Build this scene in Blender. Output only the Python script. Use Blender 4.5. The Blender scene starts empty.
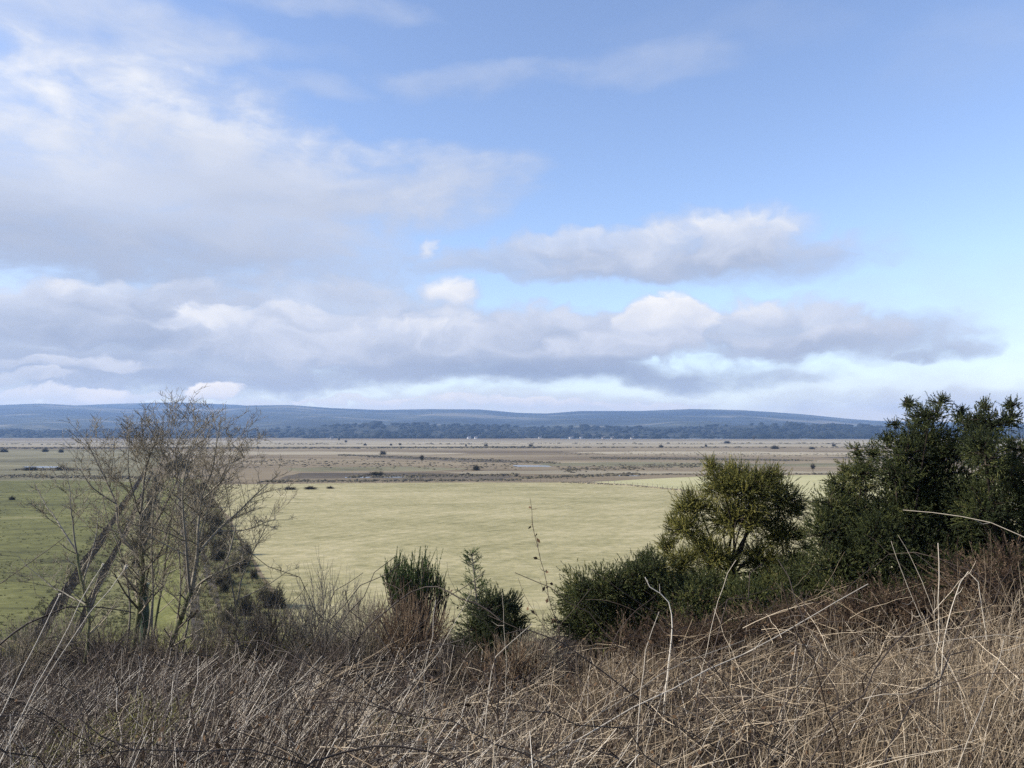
import bpy, bmesh, math, random
import numpy as np
from mathutils import Vector

random.seed(7)
rng = np.random.default_rng(11)
sc = bpy.context.scene
col = sc.collection
R = math.radians

# ------------------------------------------------------------------ camera
F = 800.0
PITCH = math.atan(48 / 800)
EYE = np.array([0.0, 0.0, 20.0])
cam_d = bpy.data.cameras.new("camera")
cam_d.sensor_width = 36
cam_d.lens = 36 * F / 1024
cam_d.clip_start = 0.05
cam_d.clip_end = 60000
cam = bpy.data.objects.new("camera", cam_d)
cam.location = EYE
cam.rotation_euler = (math.pi / 2 + PITCH, 0, 0)
col.objects.link(cam)
sc.camera = cam
CP, SP = math.cos(PITCH), math.sin(PITCH)


def ray(px, py):
    cx = (np.asarray(px, float) - 512) / F
    cy = (384 - np.asarray(py, float)) / F
    return cx, CP - cy * SP, SP + cy * CP


def at(px, py, Y):
    """point seen at pixel (px,py) at distance Y ahead"""
    x, y, z = ray(px, py)
    t = Y / y
    return np.array([x * t, Y, EYE[2] + z * t])


def ground_at(px, py, z=0.0):
    x, y, zz = ray(px, py)
    t = (z - EYE[2]) / zz
    return np.array([x * t, y * t, z])


# ------------------------------------------------------------------ terrain
def sstep(a, b, x):
    t = np.clip((x - a) / (b - a), 0, 1)
    return t * t * (3 - 2 * t)


def terrain(x, y):
    x = np.asarray(x, float)
    y = np.asarray(y, float)
    s = sstep(-6.5, 3.0, x)                    # 0 left, 1 right
    g = 0.195 + (0.128 - 0.195) * s
    edge = 25 + (17 - 25) * s
    yy = np.clip(y, -3, None)
    bank = 18.3 - g * np.minimum(yy, edge) - 0.62 * np.clip(yy - edge, 0, None)
    bank = bank + 0.22 * sstep(2.6, 5.5, x) * np.exp(-((y - 8.0) / 4.5) ** 2)
    bank = bank + 0.2 * sstep(3.0, 5.5, x) * np.exp(-((y - 6.5) / 2.5) ** 2) + 0.13 * np.sin(1.3 * x + 0.7 * y) + 0.07 * np.sin(2.9 * y - 1.7 * x) + 0.04 * np.sin(5.1 * x + 1.0)
    bank = bank - 0.55 * np.exp(-((x - 0.1) / 1.9) ** 2) * sstep(5.5, 10, y)
    k = 1.2                                      # soft foot of the bank
    z = np.where(bank > 12, bank, np.log1p(np.exp(np.clip(bank / k, -40, 40))) * k)
    return np.where(y > 58, 0.0, z * (1 - sstep(46, 58, y)))


# ------------------------------------------------------------------ mesh helpers
class MB:
    def __init__(self):
        self.v, self.t, self.f, self.m = [], [], {}, {}
        self.n = 0

    def add(self, verts, faces, tint=0.5, mat=0):
        verts = np.asarray(verts, float).reshape(-1, 3)
        faces = np.asarray(faces, int)
        k = faces.shape[1]
        self.v.append(verts)
        tt = np.asarray(tint, float)
        self.t.append(np.broadcast_to(tt, (len(verts),)).copy() if tt.ndim == 0 else tt)
        self.f.setdefault(k, []).append(faces + self.n)
        self.m.setdefault(k, []).append(np.full(len(faces), mat))
        self.n += len(verts)

    def tubes(self, P, Rad, S=3, tint=0.5, mat=0, cap=False):
        P = np.asarray(P, float)
        if P.ndim == 2:
            P = P[None]
        N, K, _ = P.shape
        Rad = np.broadcast_to(np.asarray(Rad, float), (N, K))
        T = np.gradient(P, axis=1)
        T /= np.linalg.norm(T, axis=2, keepdims=True) + 1e-9
        ref = np.where(np.abs(T[:, :1, 2:3]) < 0.8, np.array([0, 0, 1.0]), np.array([1.0, 0.13, 0]))
        A = np.cross(T, np.broadcast_to(ref, T.shape))
        A /= np.linalg.norm(A, axis=2, keepdims=True) + 1e-9
        B = np.cross(T, A)
        an = np.arange(S) * 2 * math.pi / S
        V = P[:, :, None, :] + Rad[:, :, None, None] * (A[:, :, None, :] * np.cos(an)[None, None, :, None] + B[:, :, None, :] * np.sin(an)[None, None, :, None])
        idx = np.arange(N * K * S).reshape(N, K, S)
        a = idx[:, :-1, :]
        b = np.roll(a, -1, axis=2)
        d = idx[:, 1:, :]
        c = np.roll(d, -1, axis=2)
        faces = np.stack([a, b, c, d], axis=-1).reshape(-1, 4)
        tint = np.asarray(tint, float)
        tv = np.broadcast_to(tint.reshape(-1, 1, 1) if tint.ndim == 1 else tint, (N, K, S)).reshape(-1)
        self.add(V.reshape(-1, 3), faces, tv.copy(), mat)

    def tris(self, A, B, C, tint=0.5, mat=0):
        n = len(A)
        V = np.stack([A, B, C], axis=1).reshape(-1, 3)
        t = np.asarray(tint, float)
        tv = np.repeat(t, 3) if t.ndim == 1 else t
        self.add(V, np.arange(3 * n).reshape(-1, 3), tv, mat)

    def box(self, c, s, tint=0.5, mat=0, rot=0.0):
        c = np.asarray(c, float)
        s = np.asarray(s, float) / 2
        v = np.array([[i, j, k] for i in (-1, 1) for j in (-1, 1) for k in (-1, 1)], float) * s
        cr, sr = math.cos(rot), math.sin(rot)
        v = np.stack([v[:, 0] * cr - v[:, 1] * sr, v[:, 0] * sr + v[:, 1] * cr, v[:, 2]], axis=1) + c
        self.add(v, [[0, 1, 3, 2], [4, 6, 7, 5], [0, 4, 5, 1], [2, 3, 7, 6], [0, 2, 6, 4], [1, 5, 7, 3]], tint, mat)

    def build(self, name, mats, parent=None, smooth=False, origin=None):
        me = bpy.data.meshes.new(name)
        V = np.concatenate(self.v)
        if origin is not None:
            V = V - np.asarray(origin, float)
        T = np.concatenate(self.t)
        loops, starts, mi, p = [], [], [], 0
        for k, fl in self.f.items():
            fs = np.concatenate(fl)
            loops.append(fs.reshape(-1))
            starts.append(p + np.arange(len(fs)) * k)
            p += fs.size
            mi.append(np.concatenate(self.m[k]))
        loops = np.concatenate(loops).astype(np.int32)
        starts = np.concatenate(starts).astype(np.int32)
        me.vertices.add(len(V))
        me.vertices.foreach_set("co", V.astype(np.float32).ravel())
        me.loops.add(len(loops))
        me.loops.foreach_set("vertex_index", loops)
        me.polygons.add(len(starts))
        me.polygons.foreach_set("loop_start", starts)
        me.polygons.foreach_set("material_index", np.concatenate(mi).astype(np.int32))
        if smooth:
            me.polygons.foreach_set("use_smooth", np.ones(len(starts), bool))
        a = me.attributes.new("tint", "FLOAT", "POINT")
        a.data.foreach_set("value", T.astype(np.float32))
        for m in (mats if isinstance(mats, (list, tuple)) else [mats]):
            me.materials.append(m)
        me.update(calc_edges=True)
        o = bpy.data.objects.new(name, me)
        col.objects.link(o)
        if parent is not None:
            o.parent = parent
        if origin is not None and parent is None:
            o.location = origin
        return o


def tag(o, label=None, cat=None, group=None, kind=None):
    if label:
        o["label"] = label
    if cat:
        o["category"] = cat
    if group:
        o["group"] = group
    if kind:
        o["kind"] = kind
    return o


def empty(name, loc, label, cat, group=None):
    o = bpy.data.objects.new(name, None)
    o.location = [float(c) for c in loc]
    o.empty_display_size = 0.3
    col.objects.link(o)
    return tag(o, label, cat, group)


def resample(pts, K):
    pts = np.asarray(pts, float)
    # smooth through the points (Catmull-Rom), then K points by arc length
    if len(pts) > 2:
        ext = np.vstack([2 * pts[0] - pts[1], pts, 2 * pts[-1] - pts[-2]])
        out = []
        for i in range(1, len(ext) - 2):
            p0, p1, p2, p3 = ext[i - 1:i + 3]
            for t in np.linspace(0, 1, 8, endpoint=False):
                out.append(0.5 * (2 * p1 + (p2 - p0) * t + (2 * p0 - 5 * p1 + 4 * p2 - p3) * t * t + (3 * p1 - p0 - 3 * p2 + p3) * t ** 3))
        out.append(ext[-2])
        pts = np.array(out)
    d = np.concatenate([[0], np.cumsum(np.linalg.norm(np.diff(pts, axis=0), axis=1))])
    s = np.linspace(0, d[-1], K)
    return np.stack([np.interp(s, d, pts[:, i]) for i in range(3)], axis=1)


def unit(v):
    v = np.asarray(v, float)
    return v / (np.linalg.norm(v, axis=-1, keepdims=True) + 1e-9)


def rand_dir(n):
    return unit(rng.normal(size=(n, 3)))


# ------------------------------------------------------------------ materials
def new_mat(name, rough=0.9, spec=0.2):
    m = bpy.data.materials.new(name)
    m.use_nodes = True
    nt = m.node_tree
    b = nt.nodes["Principled BSDF"]
    b.inputs["Roughness"].default_value = rough
    b.inputs["Specular IOR Level"].default_value = spec
    return m, nt, b


def ramp_node(nt, cols):
    r = nt.nodes.new("ShaderNodeValToRGB")
    e = r.color_ramp.elements
    while len(e) < len(cols):
        e.new(0.5)
    for i, c in enumerate(cols):
        if len(c) == 4:
            e[i].position = c[3]
        else:
            e[i].position = i / (len(cols) - 1)
    for i, c in enumerate(cols):
        e[i].color = (c[0], c[1], c[2], 1)
    return r


def math_node(nt, op, a=None, b=None, c=None, clamp=False):
    n = nt.nodes.new("ShaderNodeMath")
    n.operation = op
    n.use_clamp = clamp
    for i, v in enumerate((a, b, c)):
        if v is None:
            continue
        if hasattr(v, "is_linked") or hasattr(v, "links"):
            nt.links.new(v, n.inputs[i])
        else:
            n.inputs[i].default_value = v
    return n.outputs[0]


def noise(nt, vec, scale, detail=3, rough=0.55):
    n = nt.nodes.new("ShaderNodeTexNoise")
    n.inputs["Scale"].default_value = scale
    n.inputs["Detail"].default_value = detail
    n.inputs["Roughness"].default_value = rough
    if vec is not None:
        nt.links.new(vec, n.inputs["Vector"])
    return n.outputs[0]


def coords(nt, stretch=(1, 1, 1), rot=0.0, kind="Object"):
    tc = nt.nodes.new("ShaderNodeTexCoord")
    mp = nt.nodes.new("ShaderNodeMapping")
    mp.inputs["Scale"].default_value = stretch
    mp.inputs["Rotation"].default_value = (0, 0, rot)
    nt.links.new(tc.outputs[kind], mp.inputs["Vector"])
    return mp.outputs[0]


def tint_mat(name, cols, var=0.35, nscale=6.0, rough=0.85, spec=0.15, trans=0.0):
    """colour ramp driven by the piece's own tint and a little noise"""
    m, nt, b = new_mat(name, rough, spec)
    at_ = nt.nodes.new("ShaderNodeAttribute")
    at_.attribute_name = "tint"
    n = noise(nt, coords(nt), nscale, 2)
    f = math_node(nt, "MULTIPLY_ADD", math_node(nt, "SUBTRACT", n, 0.5), var * 2, at_.outputs["Fac"], clamp=True)
    r = ramp_node(nt, cols)
    nt.links.new(f, r.inputs[0])
    nt.links.new(r.outputs[0], b.inputs["Base Color"])
    if trans > 0:
        t = nt.nodes.new("ShaderNodeBsdfTranslucent")
        nt.links.new(r.outputs[0], t.inputs["Color"])
        mx = nt.nodes.new("ShaderNodeMixShader")
        mx.inputs[0].default_value = trans
        out = nt.nodes["Material Output"]
        nt.links.new(b.outputs[0], mx.inputs[1])
        nt.links.new(t.outputs[0], mx.inputs[2])
        nt.links.new(mx.outputs[0], out.inputs["Surface"])
    return m


def land_mat(name, cols, s1, s2, s3, stretch=(1, 1, 1), rot=0.0, w=(0.5, 0.3, 0.2), lo=0.36, hi=0.64, bump=0.0, seed=0.0, lines=None):
    m, nt, b = new_mat(name, 0.95, 0.1)
    v = coords(nt, stretch, rot)
    if seed:
        va = nt.nodes.new("ShaderNodeVectorMath")
        va.operation = "ADD"
        va.inputs[1].default_value = (seed * 137.1, seed * 71.3, 0)
        nt.links.new(v, va.inputs[0])
        v = va.outputs[0]
    n1, n2, n3 = noise(nt, v, s1, 4), noise(nt, v, s2, 4), noise(nt, v, s3, 3)
    f = math_node(nt, "MULTIPLY", n1, w[0])
    f = math_node(nt, "MULTIPLY_ADD", n2, w[1], f)
    f = math_node(nt, "MULTIPLY_ADD", n3, w[2], f)
    if lines:                                   # mowing or drill lines: spacing in metres, heading, strength
        wt_ = nt.nodes.new("ShaderNodeTexWave")
        wt_.bands_direction = "X"
        wt_.inputs["Scale"].default_value = 2 * math.pi / 20 / lines[0] * 1.0
        wt_.inputs["Distortion"].default_value = 1.2
        wt_.inputs["Detail"].default_value = 2
        nt.links.new(coords(nt, (1, 1, 1), lines[1]), wt_.inputs["Vector"])
        f = math_node(nt, "MULTIPLY_ADD", math_node(nt, "SUBTRACT", wt_.outputs["Fac"], .5), lines[2], f)
    mr = nt.nodes.new("ShaderNodeMapRange")
    mr.inputs[1].default_value = lo
    mr.inputs[2].default_value = hi
    nt.links.new(f, mr.inputs[0])
    r = ramp_node(nt, cols)
    nt.links.new(mr.outputs[0], r.inputs[0])
    nt.links.new(r.outputs[0], b.inputs["Base Color"])
    if bump:
        bp = nt.nodes.new("ShaderNodeBump")
        bp.inputs["Strength"].default_value = bump
        bp.inputs["Distance"].default_value = 0.3
        nt.links.new(n3, bp.inputs["Height"])
        nt.links.new(bp.outputs[0], b.inputs["Normal"])
    return m


M_moor = land_mat("moor_grass", [(0.085, 0.064, 0.040), (0.155, 0.122, 0.078), (0.225, 0.183, 0.118), (0.34, 0.29, 0.19)], 0.007, 0.03, 0.25, (0.22, 1.0, 1), 0.06, lo=.37, hi=.64, bump=0.5)
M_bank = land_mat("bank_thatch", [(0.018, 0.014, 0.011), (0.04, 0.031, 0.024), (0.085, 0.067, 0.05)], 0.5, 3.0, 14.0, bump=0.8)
M_pasture = land_mat("pasture_grass", [(0.15, 0.138, 0.066), (0.255, 0.232, 0.118), (0.34, 0.302, 0.168), (0.44, 0.385, 0.24)], 0.022, 0.14, 0.8, (0.55, 1.0, 1), -0.25, w=(0.30, 0.34, 0.36), lo=.34, hi=.65, bump=0.9, lines=(3.4, 0.5, .03))
M_strip = land_mat("strip_grass", [(0.26, 0.25, 0.12), (0.36, 0.34, 0.18), (0.43, 0.39, 0.23)], 0.02, 0.1, 0.5, (0.5, 1, 1), bump=0.4, seed=2)
M_green = land_mat("wet_meadow_grass", [(0.038, 0.039, 0.018), (0.088, 0.09, 0.033), (0.135, 0.137, 0.048), (0.21, 0.19, 0.095)], 0.03, 0.2, 1.0, (0.5, 1, 1), 0.2, w=(0.4, 0.33, 0.27), bump=0.6, seed=3)
M_rough = land_mat("rough_pasture", [(0.075, 0.07, 0.042), (0.13, 0.12, 0.07), (0.19, 0.175, 0.105), (0.25, 0.225, 0.15)], 0.01, 0.05, 0.25, (0.4, 1, 1), bump=0.4, seed=4)
M_stubble = land_mat("pale_stubble", [(0.15, 0.13, 0.09), (0.26, 0.225, 0.155), (0.38, 0.33, 0.235)], 0.004, 0.015, 0.08, (0.3, 1, 1), seed=5)
M_verge = land_mat("track_grass", [(0.085, 0.085, 0.03), (0.155, 0.158, 0.052), (0.225, 0.215, 0.085)], 0.1, 0.4, 1.5, bump=0.5, seed=6)
M_vergeland = land_mat("verge_grass", [(0.07, 0.07, 0.028), (0.125, 0.125, 0.05), (0.19, 0.18, 0.085), (0.25, 0.225, 0.125)], 0.05, 0.25, 1.1, bump=0.6, seed=11)
M_track = land_mat("bare_earth", [(0.035, 0.03, 0.025), (0.07, 0.06, 0.05), (0.13, 0.115, 0.09)], 0.1, 0.5, 2.0, bump=0.5, seed=7)
M_mud = land_mat("ditch_mud", [(0.010, 0.009, 0.008), (0.018, 0.016, 0.014), (0.035, 0.03, 0.024)], 0.1, 0.5, 2.0, bump=0.6, seed=12)
M_mud.node_tree.nodes["Principled BSDF"].inputs["Specular IOR Level"].default_value = 0.0
M_peat = land_mat("peaty_heath", [(0.055, 0.045, 0.035), (0.09, 0.075, 0.055), (0.15, 0.125, 0.09)], 0.01, 0.06, 0.3, (0.4, 1, 1), seed=8)
M_hill = land_mat("hill_land", [(0.017, 0.020, 0.017, 0), (0.032, 0.036, 0.028, .4), (0.055, 0.06, 0.04, .62), (0.16, 0.14, 0.095, .85)], 0.0009, 0.0035, 0.012, (0.45, 1, 1), w=(0.4, 0.36, 0.24), lo=0.40, hi=0.61, seed=9)

m, nt, b = new_mat("pool_water", 0.12, 0.5)
b.inputs["Base Color"].default_value = (0.05, 0.055, 0.05, 1)
bp = nt.nodes.new("ShaderNodeBump")
bp.inputs["Strength"].default_value = 0.15
nt.links.new(noise(nt, coords(nt), 2.0, 3), bp.inputs["Height"])
nt.links.new(bp.outputs[0], b.inputs["Normal"])
M_water = m

M_bark = tint_mat("bare_bark", [(0.085, 0.077, 0.06), (0.20, 0.18, 0.14), (0.40, 0.37, 0.30)], 0.4, 9)
M_moss_bark = tint_mat("mossy_bark", [(0.05, 0.052, 0.028), (0.11, 0.115, 0.055), (0.22, 0.21, 0.12)], 0.4, 7)
M_twig = tint_mat("grey_twig", [(0.075, 0.064, 0.046), (0.17, 0.147, 0.106), (0.34, 0.30, 0.225)], 0.3, 4)
M_dark = tint_mat("dark_stem", [(0.018, 0.013, 0.010), (0.04, 0.028, 0.02), (0.08, 0.055, 0.04)], 0.3, 12, 0.6, 0.3)
M_straw = tint_mat("dry_straw", [(0.06, 0.042, 0.026), (0.18, 0.132, 0.083), (0.35, 0.275, 0.18), (0.62, 0.525, 0.39)], 0.15, 3, 0.7, 0.25)
M_grey = tint_mat("weathered_litter", [(0.014, 0.011, 0.009), (0.036, 0.029, 0.023), (0.085, 0.07, 0.055), (0.22, 0.19, 0.15)], 0.2, 2)
M_pale = tint_mat("pale_stems", [(0.07, 0.056, 0.043), (0.22, 0.182, 0.138), (0.43, 0.375, 0.30), (0.70, 0.64, 0.54)], 0.15, 3, 0.7, 0.25)
M_brown = tint_mat("brown_weed", [(0.018, 0.013, 0.010), (0.045, 0.033, 0.025), (0.10, 0.075, 0.056), (0.21, 0.165, 0.125)], 0.2, 3)
M_bleach = tint_mat("bleached_stalk", [(0.30, 0.255, 0.19), (0.44, 0.39, 0.31), (0.58, 0.54, 0.46)], 0.25, 20, 0.6, 0.3)
M_gorse = tint_mat("gorse_spines", [(0.022, 0.030, 0.013), (0.048, 0.062, 0.022), (0.095, 0.11, 0.034), (0.18, 0.175, 0.06)], 0.3, 2.5, 0.6, 0.25, 0.25)
M_olive = tint_mat("olive_spines", [(0.038, 0.042, 0.013), (0.095, 0.10, 0.025), (0.18, 0.175, 0.04), (0.31, 0.28, 0.08)], 0.3, 2.5, 0.6, 0.25, 0.25)
M_broom = tint_mat("broom_green", [(0.02, 0.035, 0.012), (0.04, 0.068, 0.02), (0.075, 0.11, 0.03), (0.13, 0.16, 0.06)], 0.2, 3, 0.6, 0.3, 0.1)
M_rust = tint_mat("dead_gorse", [(0.03, 0.02, 0.014), (0.072, 0.047, 0.031), (0.135, 0.093, 0.06), (0.22, 0.165, 0.11)], 0.25, 3)
M_scrub = tint_mat("scrub_twigs", [(0.022, 0.02, 0.014), (0.05, 0.044, 0.028), (0.085, 0.075, 0.045), (0.14, 0.125, 0.075)], 0.25, 1.0)
M_wood = tint_mat("woodland_canopy", [(0.007, 0.011, 0.010), (0.013, 0.017, 0.015), (0.026, 0.025, 0.021), (0.05, 0.042, 0.034)], 0.2, 0.05)
M_rush = tint_mat("rush_tufts", [(0.035, 0.03, 0.02), (0.075, 0.065, 0.042), (0.13, 0.115, 0.075)], 0.2, 0.2)
M_tawny = tint_mat("tawny_tussock", [(0.06, 0.055, 0.028), (0.14, 0.125, 0.06), (0.25, 0.215, 0.12)], 0.2, 0.15)
M_dull = tint_mat("dull_tussock", [(0.05, 0.052, 0.024), (0.11, 0.108, 0.05), (0.2, 0.185, 0.10)], 0.2, 0.15)
M_tuft = tint_mat("tuft_grass", [(0.07, 0.06, 0.04), (0.17, 0.145, 0.095), (0.30, 0.26, 0.18)], 0.2, 1.0)
M_moss = tint_mat("mossy_grass", [(0.09, 0.095, 0.03), (0.2, 0.2, 0.06), (0.36, 0.34, 0.14)], 0.2, 3)
M_gstem = tint_mat("gorse_wood", [(0.015, 0.012, 0.009), (0.035, 0.028, 0.021), (0.065, 0.053, 0.04)], 0.3, 9)
M_leaf = tint_mat("withered_leaf", [(0.05, 0.03, 0.018), (0.12, 0.075, 0.04)], 0.2, 8)
M_white = tint_mat("white_harling", [(0.36, 0.35, 0.33), (0.72, 0.71, 0.68)], 0.1, 0.3)
M_slate = tint_mat("slate_roof", [(0.06, 0.06, 0.065), (0.12, 0.11, 0.11)], 0.1, 0.5)
M_glass = tint_mat("window_glass", [(0.02, 0.02, 0.025), (0.03, 0.03, 0.035)], 0.1, 0.5, 0.2, 0.5)
M_post = tint_mat("fence_timber", [(0.09, 0.08, 0.065), (0.2, 0.18, 0.15)], 0.2, 3)
M_wire = tint_mat("fence_wire", [(0.12, 0.12, 0.12), (0.25, 0.25, 0.25)], 0.1, 3, 0.5, 0.5)
M_plastic = tint_mat("green_plastic", [(0.035, 0.058, 0.035), (0.06, 0.095, 0.058), (0.28, 0.33, 0.28)], 0.15, 6, 0.4, 0.4, 0.2)

# ------------------------------------------------------------------ ground
def axis(vals):
    return np.unique(np.concatenate(vals))


gx = axis([np.arange(-40, 40.1, 0.5), np.geomspace(40, 9300, 34), -np.geomspace(40, 9300, 34)])
gy = axis([np.arange(-6, 62.1, 0.5), np.geomspace(62, 9300, 44), -np.geomspace(6, 9300, 24)])
GX, GY = np.meshgrid(gx, gy, indexing="ij")
GZ = terrain(GX, GY)
idx = np.arange(GX.size).reshape(GX.shape)
fq = np.stack([idx[:-1, :-1], idx[1:, :-1], idx[1:, 1:], idx[:-1, 1:]], -1).reshape(-1, 4)
mb = MB()
mb.add(np.stack([GX, GY, GZ], -1).reshape(-1, 3), fq)
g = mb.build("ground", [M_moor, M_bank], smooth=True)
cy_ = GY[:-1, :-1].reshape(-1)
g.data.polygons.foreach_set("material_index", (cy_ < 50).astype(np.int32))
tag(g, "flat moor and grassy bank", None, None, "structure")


def field(name, px, z, mat, jit=0.006, label=None, world=False):
    """flat sheet on the plain; px = outline corners seen at those pixels"""
    P = [np.array([p[0], p[1], z]) if world else ground_at(p[0], p[1], z) for p in px]
    out = []
    for i in range(len(P)):
        a, b2 = P[i], P[(i + 1) % len(P)]
        L = np.linalg.norm(b2 - a)
        k = max(2, min(40, int(L / 12)))
        for t in np.arange(k) / k:
            q = a + (b2 - a) * t
            if 0 < t:
                q[:2] += rng.normal(size=2) * min(jit * q[1], 6)
            out.append(q)
    me = bpy.data.meshes.new(name)
    bm = bmesh.new()
    vs = [bm.verts.new(q) for q in out]
    f = bm.faces.new(vs)
    f.normal_update()
    if f.normal.z < 0:
        f.normal_flip()
    bmesh.ops.triangulate(bm, faces=[f])
    bm.to_mesh(me)
    bm.free()
    me.materials.append(mat)
    o = bpy.data.objects.new(name, me)
    col.objects.link(o)
    tag(o, label, None, None, "structure")
    return o


field("stubble_field", [(-400, 447), (-400, 441), (560, 440.6), (1500, 440), (1500, 446), (560, 446.5)], 0.004, M_stubble, 0.003, "pale straw coloured flats along the foot of the woods")
field("heath", [(240, 450), (560, 449), (900, 451), (900, 456), (640, 458), (380, 456.5)], 0.004, M_moor, 0.003, "grey brown heath")
field("peat_strip", [(330, 454), (430, 457), (560, 462.5), (470, 462), (390, 458.5)], 0.008, M_peat, 0.004, "dark peaty band slanting across the moor")
for poly_, mt_, lb_ in (([(90, 452), (330, 451.5), (470, 453), (430, 455), (240, 454.6), (100, 454.4)], M_stubble, "straw coloured band left of the lone moor tree"),
                        ([(520, 463.5), (640, 462), (760, 463.8), (900, 463.2), (900, 466), (700, 466.6), (560, 466)], M_rough, "olive brown rushy band below the right peat band"),
                        ([(280, 468), (400, 466.5), (470, 468.5), (430, 471), (300, 471.5)], M_rough, "olive brown rushy patch at the left of the moor"),
                        ([(560, 452), (700, 451.2), (860, 452.6), (1000, 452), (1000, 454.3), (760, 454.8), (600, 454)], M_stubble, "straw coloured band on the right moor"),
                        ([(440, 471.5), (560, 470.4), (700, 471.6), (840, 470.8), (850, 473), (640, 474), (470, 474.2)], M_stubble, "straw coloured strip just beyond the pasture"),
                        ([(300, 473), (420, 472.6), (520, 476), (500, 479), (380, 478.6), (280, 479)], M_peat, "dark heathery strip along the pasture's far left edge"),
                        ([(820, 457), (1000, 456), (1100, 458.5), (1000, 460), (860, 459.4)], M_peat, "dark peaty patch behind the tall gorse")):
    field("heath", poly_, 0.006, mt_, 0.006, lb_)
field("peat_strip", [(600, 457), (690, 457.5), (800, 459.5), (800, 461), (690, 460), (620, 459)], 0.008, M_peat, 0.004, "dark peaty band on the right of the moor")
field("marsh", [(-300, 482), (-300, 449.5), (165, 449.5), (150, 482)], 0.008, M_rough, 0.003, "dull olive marsh on the left")
field("pasture_field", [(206, 484.5), (440, 482.5), (560, 482.5), (625, 485), (700, 492.5), (800, 501.5), (900, 507), (1300, 520), (1500, 640), (900, 680), (330, 660), (306, 640), (256, 562), (222, 508)], 0.012, M_pasture, 0.002, "large pale yellow green pasture")
field("grass_field", [(590, 482), (700, 476.5), (850, 474.5), (1400, 474), (1500, 519), (900, 506), (800, 500.5), (700, 491.5), (630, 484.5)], 0.012, M_strip, 0.002, "pale grass strip beyond the field fence")
field("meadow", [(-500, 640), (-300, 484), (-100, 482), (60, 480), (150, 483), (128, 520), (100, 640)], 0.012, M_green, 0.002, "wet green meadow left of the track")
DT = np.array([-0.425, 1.0])


def lane(name, o0, o1, y0, y1, z, mat, label):
    ys = np.linspace(y0, y1, 40)
    l = [(o0 + DT[0] * y + rng.normal() * 0.15, y) for y in ys]
    r_ = [(o1 + DT[0] * y + rng.normal() * 0.15, y) for y in ys]
    return field(name, l + r_[::-1], z, mat, 0.0, label, True)


lane("verge", -8.0, 13.0, 66, 345, 0.016, M_vergeland, "rough verge each side of the track")
lane("grass_track", -2.2, 2.0, 66, 360, 0.020, M_verge, "bright green grassy strip running away to the moor")
lane("wheel_rut", 2.4, 3.8, 66, 330, 0.020, M_track, "bare earth wheel rut beside the green strip")
lane("wheel_rut", 5.2, 6.2, 66, 330, 0.020, M_track, "second bare wheel rut close to the scrub")
lane("ditch", -13.5, -11.9, 70, 400, 0.024, M_mud, "dark drainage ditch crossing the green meadow")
lane("ditch", -9.4, -8.5, 70, 400, 0.024, M_mud, "narrow dark ditch beside the verge")
for poly, lb in (([(513, 465.2), (548, 465.6), (552, 466.6), (514, 466.5)], "thin bright pool on the moor"),
                 ([(24, 466.4), (58, 466.4), (60, 467.6), (24, 467.6)], "narrow pool in the left marsh"),
                 ([(345, 477), (420, 476.6), (425, 477.3), (345, 477.8)], "sliver of water beside the dark rushes"),
                 ([(590, 475), (640, 475.4), (640, 476.1), (590, 475.8)], "sliver of water near the fence"),
                 ([(560, 438.2), (900, 438.4), (900, 439.2), (560, 439.0)], "thin line of far estuary water")):
    field("water", poly, 0.020, M_water, 0.0, lb)

# ------------------------------------------------------------------ hills
SKY = [(-700, 420), (-300, 410), (-100, 404), (0, 405), (40, 403.5), (100, 406.5), (130, 408), (165, 406), (215, 408), (250, 405.5), (290, 405), (330, 408), (380, 410), (430, 409), (480, 409.5),
       (520, 413), (548, 413.5), (580, 411), (640, 411), (690, 409), (740, 410), (800, 414), (850, 419), (880, 421), (1024, 423.5), (1400, 421), (1900, 428)]


def hills(name, sky, yp, y0, y1, mat, label, amp):
    px = np.linspace(-700, 1900, 420)
    sk = np.interp(px, [p[0] for p in sky], [p[1] for p in sky])
    H = 20 + (432 - sk) / F * yp * 1.0
    ys = np.concatenate([np.linspace(y0, yp, 26), np.linspace(yp, y1, 8)[1:]])
    V = np.zeros((len(px), len(ys), 3))
    for j, Y in enumerate(ys):
        t = (Y - y0) / (yp - y0) if Y <= yp else 1 - (Y - yp) / (y1 - yp)
        s = t ** 1.25 if Y <= yp else t
        x = (px - 512) / F * Y
        nz = np.sin(x / 310 + j * 0.5) * np.sin(x / 170 - Y / 400) * amp * min(1, 3 * t) * (1 - t) * 2
        V[:, j] = np.stack([x, np.full_like(x, Y), -2 + (H + 2) * s + nz], -1)
    ii = np.arange(len(px) * len(ys)).reshape(len(px), len(ys))
    q = np.stack([ii[:-1, :-1], ii[1:, :-1], ii[1:, 1:], ii[:-1, 1:]], -1).reshape(-1, 4)
    b_ = MB()
    b_.add(V.reshape(-1, 3), q)
    return tag(b_.build(name, mat, smooth=True), label, None, None, "structure")


hills("hills", SKY, 6800, 2900, 8800, M_hill, "long low wooded hills along the horizon", 14)
hills("hills", [(-700, 430), (-100, 410), (60, 406), (110, 404), (150, 402.8), (180, 402.5), (240, 405), (300, 412), (400, 425), (600, 440), (1900, 440)], 7700, 6900, 9000, M_hill, "faint far hilltops behind the left ridge", 10)

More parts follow.
